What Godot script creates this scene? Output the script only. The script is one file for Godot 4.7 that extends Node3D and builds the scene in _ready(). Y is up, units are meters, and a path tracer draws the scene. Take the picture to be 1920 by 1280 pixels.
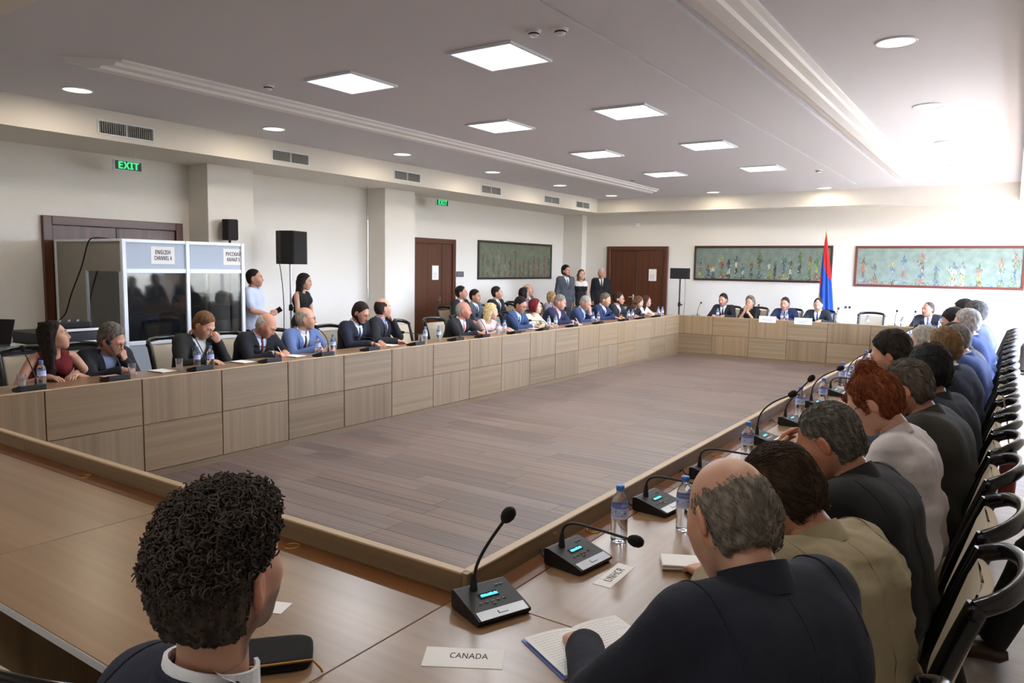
extends Node3D
# A conference room: delegates at a ring of oak tables, daylight from the window side, square ceiling panels.

var top_names := {}
var part_names := {}
var M := {}
const PANEL_E := 2.8
const DOWN_E := 0.95

func _ready() -> void:
	var cam := Camera3D.new()
	cam.name = "camera"
	add_child(cam)
	cam.position = Vector3(0, 1.75, 0)
	cam.rotation = Vector3(deg_to_rad(-5.765), deg_to_rad(33.966), deg_to_rad(0.944))
	cam.fov = 49.6
	cam.near = 0.02; cam.far = 200.0
	cam.current = true
	var we := WorldEnvironment.new()
	we.name = "environment"
	add_child(we)
	var env := Environment.new()
	we.environment = env
	env.background_mode = Environment.BG_SKY
	env.sky = Sky.new()
	var sm := ProceduralSkyMaterial.new()
	sm.sky_top_color = Color(0.62, 0.74, 0.95); sm.sky_horizon_color = Color(0.88, 0.93, 1.0)
	sm.ground_bottom_color = Color(0.45, 0.45, 0.43); sm.ground_horizon_color = Color(0.7, 0.71, 0.7)
	sm.sky_energy_multiplier = 4.5; sm.ground_energy_multiplier = 4.0
	env.sky.sky_material = sm
	env.tonemap_mode = Environment.TONE_MAPPER_LINEAR
	env.tonemap_exposure = 1.6
	env.sdfgi_enabled = true; env.ssao_enabled = true; env.ssil_enabled = true
	# high sun falling through the windows on to the aisle beside them
	var sun := DirectionalLight3D.new()
	sun.name = "sun"
	add_child(sun)
	sun.look_at_from_position(Vector3(5, 8.4, -9.5), Vector3(0, 0, -10))
	sun.light_energy = 30.0; sun.light_color = Color(1.0, 0.96, 0.9); sun.light_angular_distance = 0.6
	sun.shadow_enabled = true
	make_materials()
	M.panel_glow = glow(Color(0.95, 0.98, 1.0), 1.6)
	M.down_glow = glow(Color(1.0, 0.95, 0.88), 1.5)
	build_room()
	build_lights()
	build_tables()
	M.sign_green = hexm("0c2a1c", 0.4)
	M.sign_glow = glow(Color(0.2, 0.9, 0.5), 0.75)
	M.booth_grey = hexm("a9b3c2", 0.5)
	M.booth_side = hexm("8f8a82", 0.6)
	build_things()
	build_tabletop()
	build_people()


# ---------------------------------------------------------------- mesh collecting
class MB:
	var v := PackedVector3Array()
	var n := PackedVector3Array()
	var uv := PackedVector2Array()
	var c := PackedColorArray()
	var i := PackedInt32Array()
	# corners counter-clockwise seen from outside
	func tri(a: Vector3, b: Vector3, d: Vector3, ua := Vector2.ZERO, ub := Vector2.ZERO, ud := Vector2.ZERO) -> void:
		var nn := (b - a).cross(d - a).normalized()
		var k := v.size()
		v.append(a); v.append(b); v.append(d)
		n.append(nn); n.append(nn); n.append(nn)
		uv.append(ua); uv.append(ub); uv.append(ud)
		i.append(k); i.append(k + 2); i.append(k + 1)
	func quad(a: Vector3, b: Vector3, d: Vector3, e: Vector3, ua := Vector2.ZERO, ub := Vector2.ZERO, ud := Vector2.ZERO, ue := Vector2.ZERO) -> void:
		var nn := (d - a).cross(e - b).normalized()
		var k := v.size()
		v.append(a); v.append(b); v.append(d); v.append(e)
		for q in 4: n.append(nn)
		uv.append(ua); uv.append(ub); uv.append(ud); uv.append(ue)
		i.append(k); i.append(k + 2); i.append(k + 1)
		i.append(k); i.append(k + 3); i.append(k + 2)
	# box with chamfered edges; u runs along the grain axis
	func box(mn: Vector3, mx: Vector3, b := 0.0, grain := 0, off := Vector2.ZERO) -> void:
		var ctr := (mn + mx) * 0.5
		var hf := (mx - mn) * 0.5
		b = minf(b, minf(hf.x, minf(hf.y, hf.z)) * 0.9)
		for ax in 3:
			var a1 := (ax + 1) % 3
			var a2 := (ax + 2) % 3
			for s in [-1.0, 1.0]:
				var q := []
				for st in [[-1, -1], [1, -1], [1, 1], [-1, 1]]:
					var p := Vector3.ZERO
					p[ax] = s * hf[ax]
					p[a1] = st[0] * (hf[a1] - b)
					p[a2] = st[1] * (hf[a2] - b)
					q.append(p)
				if s < 0: q.reverse()
				var us := []
				for p in q:
					var g1 := a1
					var g2 := a2
					if a2 == grain:
						g1 = a2; g2 = a1
					us.append(Vector2(p[g1], p[g2]) + off)
				quad(ctr + q[0], ctr + q[1], ctr + q[2], ctr + q[3], us[0], us[1], us[2], us[3])
		if b <= 0.0: return
		for ax in 3:
			var a1 := (ax + 1) % 3
			var a2 := (ax + 2) % 3
			for s1 in [-1.0, 1.0]:
				for s2 in [-1.0, 1.0]:
					var p1 := Vector3.ZERO; var p2 := Vector3.ZERO
					p1[a1] = s1 * hf[a1]; p1[a2] = s2 * (hf[a2] - b); p1[ax] = hf[ax] - b
					p2[a1] = s1 * (hf[a1] - b); p2[a2] = s2 * hf[a2]; p2[ax] = hf[ax] - b
					var p3 := p2; p3[ax] = -p2[ax]
					var p4 := p1; p4[ax] = -p1[ax]
					var u1 := Vector2(p1[grain], p1[(grain + 1) % 3]) + off
					if s1 * s2 > 0: quad(ctr + p1, ctr + p2, ctr + p3, ctr + p4, u1, u1, u1, u1)
					else: quad(ctr + p4, ctr + p3, ctr + p2, ctr + p1, u1, u1, u1, u1)
		for sx in [-1.0, 1.0]:
			for sy in [-1.0, 1.0]:
				for sz in [-1.0, 1.0]:
					var a := Vector3(sx * hf.x, sy * (hf.y - b), sz * (hf.z - b))
					var d := Vector3(sx * (hf.x - b), sy * hf.y, sz * (hf.z - b))
					var e := Vector3(sx * (hf.x - b), sy * (hf.y - b), sz * hf.z)
					if sx * sy * sz > 0: tri(ctr + a, ctr + d, ctr + e)
					else: tri(ctr + a, ctr + e, ctr + d)
	# ring-by-ring surface; rings are equally long arrays of points, closed round
	func loft(rings: Array, cap0 := true, cap1 := true, col := Color(-1, 0, 0)) -> void:
		var m: int = rings[0].size()
		var k := v.size()
		for r in rings.size():
			for p in rings[r]:
				v.append(p)
				uv.append(Vector2(0, 0)); n.append(Vector3.ZERO)
				if col.r >= 0: c.append(col)
		var acc := PackedVector3Array(); acc.resize(rings.size() * m)
		for r in rings.size() - 1:
			for q in m:
				var a := r * m + q
				var b := r * m + (q + 1) % m
				var d := a + m
				var e := b + m
				i.append(k + a); i.append(k + e); i.append(k + b)
				i.append(k + a); i.append(k + d); i.append(k + e)
				var nn := (v[k + b] - v[k + a]).cross(v[k + e] - v[k + a]) + (v[k + e] - v[k + a]).cross(v[k + d] - v[k + a])
				acc[a] += nn; acc[b] += nn; acc[d] += nn; acc[e] += nn
		for q in acc.size(): n[k + q] = acc[q].normalized()
		for w in 2:
			if (w == 0 and not cap0) or (w == 1 and not cap1): continue
			var base := 0 if w == 0 else (rings.size() - 1) * m
			var ctr := Vector3.ZERO
			for q in m: ctr += v[k + base + q]
			ctr /= m
			var kk := v.size()
			var nn := (v[k + base] - ctr).cross(v[k + base + int(m / 3.0)] - ctr).normalized() * (1.0 if w == 1 else -1.0)
			v.append(ctr); n.append(nn); uv.append(Vector2.ZERO)
			if col.r >= 0: c.append(col)
			for q in m:
				v.append(v[k + base + q]); n.append(nn); uv.append(Vector2.ZERO)
				if col.r >= 0: c.append(col)
			for q in m:
				var a := kk + 1 + q
				var b := kk + 1 + (q + 1) % m
				if w == 1: i.append(kk); i.append(b); i.append(a)
				else: i.append(kk); i.append(a); i.append(b)
	# round bar along points, one radius for each (or one for all)
	func tube(pts: Array, rad, sides := 8, col := Color(-1, 0, 0), flat := 1.0, flat_axis := Vector3.UP) -> void:
		var rings := []
		var ref := Vector3.ZERO
		for k in pts.size():
			var t: Vector3 = (pts[mini(k + 1, pts.size() - 1)] - pts[maxi(k - 1, 0)]).normalized()
			if k == 0:
				ref = flat_axis if absf(t.dot(flat_axis)) < 0.95 else (Vector3.RIGHT if absf(t.x) < 0.9 else Vector3.BACK)
			ref = (ref - t * ref.dot(t)).normalized()
			var side := t.cross(ref)
			var r: float = rad[k] if rad is Array else rad
			var ring := PackedVector3Array()
			for q in sides:
				var an := TAU * q / sides
				ring.append(pts[k] + side * cos(an) * r + ref * sin(an) * r * flat)
			ring.reverse()
			rings.append(ring)
		loft(rings, true, true, col)
	# profile of (radius, height) turned round the y axis
	func lathe(prof: Array, segs := 20, at := Vector3.ZERO, caps := true) -> void:
		var rings := []
		for p in prof:
			var ring := PackedVector3Array()
			for q in segs:
				var an := -TAU * q / segs
				ring.append(at + Vector3(cos(an) * p.x, p.y, sin(an) * p.x))
			rings.append(ring)
		loft(rings, caps, caps)
	# a flat outline (x, y), counter-clockwise from +z, given a thickness towards -z
	func prism(poly: PackedVector2Array, z0: float, z1: float, xf := Transform3D()) -> void:
		var idx := Geometry2D.triangulate_polygon(poly)
		for t in range(0, idx.size(), 3):
			var a := poly[idx[t]]; var b := poly[idx[t + 1]]; var d := poly[idx[t + 2]]
			if (b - a).cross(d - a) < 0:
				var w := b; b = d; d = w
			tri(xf * Vector3(a.x, a.y, z1), xf * Vector3(b.x, b.y, z1), xf * Vector3(d.x, d.y, z1), a, b, d)
			tri(xf * Vector3(a.x, a.y, z0), xf * Vector3(d.x, d.y, z0), xf * Vector3(b.x, b.y, z0), a, d, b)
		var sgn := 0.0
		for q in poly.size(): sgn += poly[q].cross(poly[(q + 1) % poly.size()])
		for q in poly.size():
			var a := poly[q]; var b := poly[(q + 1) % poly.size()]
			if sgn < 0:
				var w := a; a = b; b = w
			quad(xf * Vector3(a.x, a.y, z0), xf * Vector3(b.x, b.y, z0), xf * Vector3(b.x, b.y, z1), xf * Vector3(a.x, a.y, z1), a, b, b, a)
	func add(o: MB, xf := Transform3D(), flip := false) -> void:
		var k := v.size()
		for q in o.v.size():
			v.append(xf * o.v[q]); n.append((xf.basis * o.n[q]).normalized())
		uv.append_array(o.uv); c.append_array(o.c)
		for q in range(0, o.i.size(), 3):
			i.append(k + o.i[q])
			i.append(k + o.i[q + (2 if flip else 1)]); i.append(k + o.i[q + (1 if flip else 2)])
	func paint(col: Color) -> void:
		while c.size() < v.size(): c.append(col)
	func mesh() -> ArrayMesh:
		var m := ArrayMesh.new()
		if v.is_empty(): return m
		var a := []
		a.resize(Mesh.ARRAY_MAX)
		a[Mesh.ARRAY_VERTEX] = v; a[Mesh.ARRAY_NORMAL] = n
		if uv.size() == v.size(): a[Mesh.ARRAY_TEX_UV] = uv
		if c.size() == v.size(): a[Mesh.ARRAY_COLOR] = c
		a[Mesh.ARRAY_INDEX] = i
		m.add_surface_from_arrays(Mesh.PRIMITIVE_TRIANGLES, a)
		return m

# ---------------------------------------------------------------- distance field on a grid, meshed as surface nets
class SD:
	var mn: Vector3
	var nx: int
	var ny: int
	var nz: int
	var h: float
	var f := PackedFloat32Array()
	func _init(lo: Vector3, hi: Vector3, cell: float) -> void:
		mn = lo; h = cell
		nx = int((hi.x - lo.x) / cell) + 2; ny = int((hi.y - lo.y) / cell) + 2; nz = int((hi.z - lo.z) / cell) + 2
		f.resize(nx * ny * nz); f.fill(0.3)
	# tapered capsule; mode 0 joins, 1 cuts away
	func cap(a: Vector3, b: Vector3, ra: float, rb: float, k := 0.02, cut := false) -> void:
		var m := maxf(ra, rb) + k + h * 2.0
		var lo := (Vector3(minf(a.x, b.x), minf(a.y, b.y), minf(a.z, b.z)) - Vector3(m, m, m) - mn) / h
		var hi := (Vector3(maxf(a.x, b.x), maxf(a.y, b.y), maxf(a.z, b.z)) + Vector3(m, m, m) - mn) / h
		var ba := b - a
		var bb := 1.0 / maxf(ba.length_squared(), 1e-9)
		var x0 := maxi(0, int(lo.x)); var x1 := mini(nx - 1, int(hi.x))
		for z in range(maxi(0, int(lo.z)), mini(nz - 1, int(hi.z)) + 1):
			for y in range(maxi(0, int(lo.y)), mini(ny - 1, int(hi.y)) + 1):
				var o := (z * ny + y) * nx
				var p := Vector3(mn.x + x0 * h, mn.y + y * h, mn.z + z * h) - a
				for x in range(x0, x1 + 1):
					var t := clampf(p.dot(ba) * bb, 0.0, 1.0)
					var d := (p - ba * t).length() - ra - (rb - ra) * t
					p.x += h
					var g := f[o + x]
					if cut:
						var e := -d
						var w := maxf(k - absf(e - g), 0.0) / k
						f[o + x] = maxf(e, g) + w * w * k * 0.25
					else:
						var w := maxf(k - absf(d - g), 0.0) / k
						f[o + x] = minf(d, g) - w * w * k * 0.25
	func ell(ct: Vector3, r: Vector3, k := 0.02, cut := false, bas := Basis()) -> void:
		var mr := maxf(r.x, maxf(r.y, r.z))
		var m := mr + k + h * 2.0
		var lo := (ct - Vector3(m, m, m) - mn) / h
		var hi := (ct + Vector3(m, m, m) - mn) / h
		var inv := bas.inverse()
		var ir := Vector3(1 / r.x, 1 / r.y, 1 / r.z)
		for z in range(maxi(0, int(lo.z)), mini(nz - 1, int(hi.z)) + 1):
			for y in range(maxi(0, int(lo.y)), mini(ny - 1, int(hi.y)) + 1):
				var o := (z * ny + y) * nx
				for x in range(maxi(0, int(lo.x)), mini(nx - 1, int(hi.x)) + 1):
					var p := (inv * (Vector3(mn.x + x * h, mn.y + y * h, mn.z + z * h) - ct)) * ir
					var k0 := p.length()
					var k1 := (p * ir).length()
					var d := k0 * (k0 - 1.0) / maxf(k1, 1e-6)
					var g := f[o + x]
					if cut:
						var e := -d
						var w := maxf(k - absf(e - g), 0.0) / k
						f[o + x] = maxf(e, g) + w * w * k * 0.25
					else:
						var w := maxf(k - absf(d - g), 0.0) / k
						f[o + x] = minf(d, g) - w * w * k * 0.25
	# keep what lies on the side the normal points to
	func keep(nrm: Vector3, at: Vector3, nz_: FastNoiseLite = null, amp := 0.0) -> void:
		nrm = nrm.normalized()
		var cst := nrm.dot(at)
		for z in nz:
			for y in ny:
				var o := (z * ny + y) * nx
				var d := cst - nrm.dot(Vector3(mn.x, mn.y + y * h, mn.z + z * h))
				for x in nx:
					if amp > 0.0 and absf(d) < amp * 2.0 and absf(f[o + x]) < 0.05:
						var e := d + amp * nz_.get_noise_3d((mn.x + x * h) * 1.5, mn.y + y * h, mn.z + z * h)
						if e > f[o + x]: f[o + x] = e
					elif d > f[o + x]: f[o + x] = d
					d -= nrm.x * h
	# open the front in a V from the throat downwards
	func vee(at: Vector3, right: Vector3, up: Vector3, fwd: Vector3, w0: float, ln: float) -> void:
		for z in nz:
			for y in ny:
				var o := (z * ny + y) * nx
				for x in nx:
					if absf(f[o + x]) > 0.2: continue
					var q := Vector3(mn.x + x * h, mn.y + y * h, mn.z + z * h) - at
					if q.dot(fwd) < 0.02: continue
					var dn := -q.dot(up)
					if dn < -0.12 or dn > ln: continue
					var d := w0 * (1.0 - maxf(dn, -0.03) / ln) - absf(q.dot(right))
					if d > f[o + x]: f[o + x] = d
	func wrinkle(noise: FastNoiseLite, amp: float, sc: Vector3, off: Vector3) -> void:
		for z in nz:
			for y in ny:
				var o := (z * ny + y) * nx
				for x in nx:
					if absf(f[o + x]) < 0.04:
						var p := (Vector3(mn.x + x * h, mn.y + y * h, mn.z + z * h) + off) * sc
						f[o + x] += amp * noise.get_noise_3dv(p)
	func at(p: Vector3) -> float:
		var q := (p - mn) / h
		var x := clampi(int(q.x), 0, nx - 2); var y := clampi(int(q.y), 0, ny - 2); var z := clampi(int(q.z), 0, nz - 2)
		var fx := clampf(q.x - x, 0, 1); var fy := clampf(q.y - y, 0, 1); var fz := clampf(q.z - z, 0, 1)
		var o := (z * ny + y) * nx + x
		var s := ny * nx
		var a := lerpf(lerpf(f[o], f[o + 1], fx), lerpf(f[o + nx], f[o + nx + 1], fx), fy)
		var b := lerpf(lerpf(f[o + s], f[o + s + 1], fx), lerpf(f[o + s + nx], f[o + s + nx + 1], fx), fy)
		return lerpf(a, b, fz)
	# walk from outside until the surface
	func hit(p: Vector3, dir: Vector3, most := 0.5) -> Vector3:
		var t := 0.0
		while t < most:
			var d := at(p + dir * t)
			if d < 0.001: break
			t += clampf(d * 0.8, 0.002, 0.03)
		return p + dir * t
	func net() -> MB:
		var out := MB.new()
		var ids := PackedInt32Array()
		ids.resize(nx * ny * nz)
		var sxy := nx * ny
		var co := [0, 1, nx, nx + 1, sxy, sxy + 1, sxy + nx, sxy + nx + 1]
		var e0 := PackedInt32Array([0, 0, 0, 1, 1, 2, 2, 3, 4, 4, 5, 6])
		var e1 := PackedInt32Array([1, 2, 4, 3, 5, 3, 6, 7, 5, 6, 7, 7])
		var g := PackedFloat32Array(); g.resize(8)
		for z in nz - 1:
			for y in ny - 1:
				var o := z * sxy + y * nx
				for x in nx - 1:
					var q := o + x
					g[0] = f[q]
					if absf(g[0]) > h * 2.2: continue
					g[1] = f[q + 1]; g[2] = f[q + nx]; g[3] = f[q + nx + 1]
					g[4] = f[q + sxy]; g[5] = f[q + sxy + 1]; g[6] = f[q + sxy + nx]; g[7] = f[q + sxy + nx + 1]
					var mask := 0
					for k in 8:
						if g[k] < 0.0: mask |= 1 << k
					if mask == 0 or mask == 255: continue
					var s := Vector3.ZERO
					var cnt := 0
					for k in 12:
						var a := e0[k]; var b := e1[k]
						var ga := g[a]; var gb := g[b]
						if (ga < 0.0) == (gb < 0.0): continue
						var t := ga / (ga - gb)
						s += Vector3(a & 1, (a >> 1) & 1, a >> 2).lerp(Vector3(b & 1, (b >> 1) & 1, b >> 2), t)
						cnt += 1
					ids[q] = out.v.size() + 1
					out.v.append(mn + (Vector3(x, y, z) + s / cnt) * h)
					var inside := g[0] < 0.0
					if (g[1] < 0.0) != inside and y > 0 and z > 0:
						_q(out, ids[q], ids[q - nx], ids[q - nx - sxy], ids[q - sxy], inside)
					if (g[2] < 0.0) != inside and x > 0 and z > 0:
						_q(out, ids[q], ids[q - sxy], ids[q - sxy - 1], ids[q - 1], inside)
					if (g[4] < 0.0) != inside and x > 0 and y > 0:
						_q(out, ids[q], ids[q - 1], ids[q - 1 - nx], ids[q - nx], inside)
		out.n.resize(out.v.size())
		for t in range(0, out.i.size(), 3):
			var a := out.i[t]; var b := out.i[t + 1]; var d := out.i[t + 2]
			var nn := (out.v[d] - out.v[a]).cross(out.v[b] - out.v[a])
			out.n[a] += nn; out.n[b] += nn; out.n[d] += nn
		for t in out.n.size(): out.n[t] = out.n[t].normalized()
		return out
	func _q(out: MB, a: int, b: int, d: int, e: int, inside: bool) -> void:
		if a == 0 or b == 0 or d == 0 or e == 0: return
		a -= 1; b -= 1; d -= 1; e -= 1
		if inside:
			out.i.append_array(PackedInt32Array([a, d, b, a, e, d]))
		else:
			out.i.append_array(PackedInt32Array([a, b, d, a, d, e]))

# ---------------------------------------------------------------- naming
func numbered(called: String, used: Dictionary) -> String:
	if not used.has(called):
		used[called] = 0
		return called
	used[called] += 1
	return "%s_%03d" % [called, used[called]]

func tag(o: Node, label: String, category: String, group := "") -> Node:
	o.set_meta("label", label); o.set_meta("category", category)
	if group: o.set_meta("group", group)
	return o

func thing(called: String, label: String, category: String, at := Vector3.ZERO, turn := 0.0, group := "") -> Node3D:
	var o := Node3D.new()
	o.name = numbered(called, top_names)
	add_child(o)
	o.position = at; o.rotation.y = turn
	tag(o, label, category, group)
	return o

func part(called: String, mesh: Mesh, mat: Material, parent: Node, at := Transform3D()) -> MeshInstance3D:
	var o := MeshInstance3D.new()
	if parent == self: o.name = numbered(called, top_names)
	else:
		var key := parent.get_instance_id()
		if not part_names.has(key): part_names[key] = {}
		o.name = numbered(called, part_names[key])
	o.mesh = mesh
	o.material_override = mat
	parent.add_child(o)
	o.transform = at
	return o

func struct(called: String, mesh: Mesh, mat: Material, at := Transform3D()) -> MeshInstance3D:
	var o := part(called, mesh, mat, self, at)
	o.set_meta("kind", "structure")
	return o

func copy_of(o: Node3D, at: Vector3, turn: float, label: String, group := "") -> Node3D:
	var c: Node3D = o.duplicate()
	c.name = numbered(String(o.name).split("_0")[0], top_names)
	add_child(c)
	c.position = at; c.rotation = Vector3(0, turn, 0)
	c.set_meta("label", label)
	if group: c.set_meta("group", group)
	return c

func bx(mn: Vector3, mx: Vector3, b := 0.0, grain := 0, off := Vector2.ZERO) -> ArrayMesh:
	var m := MB.new()
	m.box(mn, mx, b, grain, off)
	return m.mesh()

func at(x: float, y: float, z: float) -> Transform3D:
	return Transform3D(Basis(), Vector3(x, y, z))

# ---------------------------------------------------------------- materials
func mat(col: Color, rough := 0.6, metal := 0.0) -> StandardMaterial3D:
	var m := StandardMaterial3D.new()
	m.albedo_color = col; m.roughness = rough; m.metallic = metal
	return m

func hexm(h: String, rough := 0.6, metal := 0.0) -> StandardMaterial3D:
	return mat(Color(h), rough, metal)

func noise(fr: float, sd: int, oct := 3) -> FastNoiseLite:
	var n := FastNoiseLite.new()
	n.noise_type = FastNoiseLite.TYPE_SIMPLEX_SMOOTH
	n.frequency = fr; n.seed = sd; n.fractal_octaves = oct
	return n

# wood seen in two colours with the grain along u
func wood_image(w: int, hgt: int, dark: Color, light: Color, sd: int, stretch: float, fr: float) -> ImageTexture:
	var im := Image.create(w, hgt, false, Image.FORMAT_RGB8)
	var n1 := noise(fr, sd, 4)
	var n2 := noise(fr * 4.0, sd + 5, 2)
	for y in hgt:
		for x in w:
			# wrap round so that repeats do not show a seam
			var ax := TAU * x / w
			var px := cos(ax) * w / TAU * stretch; var pz := sin(ax) * w / TAU * stretch
			var ay := TAU * y / hgt
			var a := n1.get_noise_3d(px + 40.0 * cos(ay) * 0.0, y, pz)
			var b := n2.get_noise_3d(px * 0.4, y * 1.0, pz * 0.4)
			var t := clampf(0.5 + a * 0.75 + b * 0.35, 0.0, 1.0)
			im.set_pixel(x, y, dark.lerp(light, t))
	return ImageTexture.create_from_image(im)

func wood(tex: Texture2D, rough: float, sc: Vector2, tint := Color.WHITE) -> StandardMaterial3D:
	var m := mat(tint, rough)
	m.albedo_texture = tex
	m.uv1_scale = Vector3(sc.x, sc.y, 1)
	return m

func bumpy(m: StandardMaterial3D, fr: float, amount: float, sc: float, sd := 3) -> StandardMaterial3D:
	var t := NoiseTexture2D.new()
	t.width = 256; t.height = 256; t.seamless = true; t.as_normal_map = true; t.bump_strength = 6.0
	t.noise = noise(fr, sd)
	m.normal_enabled = true; m.normal_texture = t; m.normal_scale = amount
	m.uv1_triplanar = true; m.uv1_scale = Vector3(sc, sc, sc)
	return m

# ---------------------------------------------------------------- the room
const XL := -10.2
const XR := 1.4
const ZF := -17.8
const ZN := 1.8
const HC := 3.5
const HS := 3.16
const GRILLES := [-4.92, -7.36, -9.9, -12.43, -14.83, -16.32]

func make_materials() -> void:
	M.wall = bumpy(hexm("dedad3", 0.85), 0.05, 0.05, 1.5)
	M.ceil = bumpy(hexm("d3d3da", 0.9), 0.05, 0.03, 1.5)
	M.trim = hexm("e9e9ea", 0.7)
	var oak := wood_image(512, 512, Color("7a6449"), Color("917a5c"), 11, 0.02, 0.018)
	M.oak = wood(oak, 0.5, Vector2(0.8, 1.3))
	M.oak_b = wood(oak, 0.5, Vector2(0.8, 1.3), Color(0.93, 0.92, 0.9))
	M.oak_c = wood(oak, 0.5, Vector2(0.8, 1.3), Color(1.0, 0.98, 0.95))
	var top := wood_image(512, 512, Color("7d6044"), Color("927356"), 23, 0.015, 0.012)
	M.top = wood(top, 0.3, Vector2(0.6, 1.1))
	M.channel = wood(top, 0.5, Vector2(0.8, 2.0), Color("c99f68"))
	M.cap_edge = hexm("b49a78", 0.5)
	var fl := wood_image(512, 512, Color("54453f"), Color("7c6a62"), 31, 0.03, 0.022)
	M.plank = wood(fl, 0.42, Vector2(0.7, 1.6))
	M.plank_b = wood(fl, 0.42, Vector2(0.7, 1.6), Color(0.9, 0.88, 0.88))
	M.plank_c = wood(fl, 0.42, Vector2(0.7, 1.6), Color(1.0, 0.97, 0.93))
	M.floor = wood(wood_image(512, 512, Color("b3aaa0"), Color("c8c0b6"), 37, 0.04, 0.03), 0.38, Vector2(0.7, 0.8))
	M.brown = wood(wood_image(256, 256, Color("43220f"), Color("5d3219"), 41, 0.03, 0.04), 0.4, Vector2(0.6, 1.4))
	M.brown_dark = hexm("3a1f12", 0.45)
	M.black = hexm("0d0d0f", 0.5)
	M.black_gloss = hexm("0b0b0c", 0.22)
	M.rubber = hexm("121214", 0.8)
	M.dark_slot = hexm("1c1c1d", 0.8)
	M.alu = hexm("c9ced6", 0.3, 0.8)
	M.white_metal = hexm("dfe5ee", 0.35)
	M.chrome = hexm("d5d5d5", 0.15, 1.0)
	M.brass = hexm("b0813f", 0.35, 0.9)
	M.paper = hexm("ebe9e6", 0.8)
	M.ink = hexm("1b1b22", 0.8)
	M.grille = hexm("b9bcbd", 0.5)
	M.grey_plastic = hexm("8b8d90", 0.5)
	M.beige_cloth = bumpy(hexm("b7a993", 0.9), 0.2, 0.4, 6.0)
	var g := mat(Color(0.85, 0.9, 0.95, 0.1), 0.03)
	g.transparency = BaseMaterial3D.TRANSPARENCY_ALPHA
	M.pane = g
	var d := mat(Color(0.1, 0.11, 0.12, 0.45), 0.04)
	d.transparency = BaseMaterial3D.TRANSPARENCY_ALPHA
	M.smoked = d
	var w := mat(Color(0.93, 0.96, 1.0), 0.04)
	w.refraction_enabled = true; w.refraction_scale = 0.033
	w.transparency = BaseMaterial3D.TRANSPARENCY_ALPHA
	w.albedo_color.a = 0.06
	M.water = w
	var gl := mat(Color(0.97, 0.98, 1.0, 0.06), 0.02)
	gl.refraction_enabled = true; gl.refraction_scale = 0.05
	gl.transparency = BaseMaterial3D.TRANSPARENCY_ALPHA
	M.glass = gl

func glow(col: Color, e: float) -> StandardMaterial3D:
	var m := mat(col, 0.5)
	m.emission_enabled = true; m.emission = col; m.emission_energy_multiplier = e
	return m

func area(parent: Node, where: Vector3, sx: float, sz: float, e: float, col := Color(1, 1, 1)) -> void:
	var l := AreaLight3D.new()
	l.name = "light"
	parent.add_child(l, true)
	l.area_size = Vector2(sx, sz); l.light_energy = e; l.light_color = col
	l.area_range = 30.0; l.shadow_enabled = true
	l.position = where
	l.rotation = Vector3(-PI / 2, 0, 0)

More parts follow.
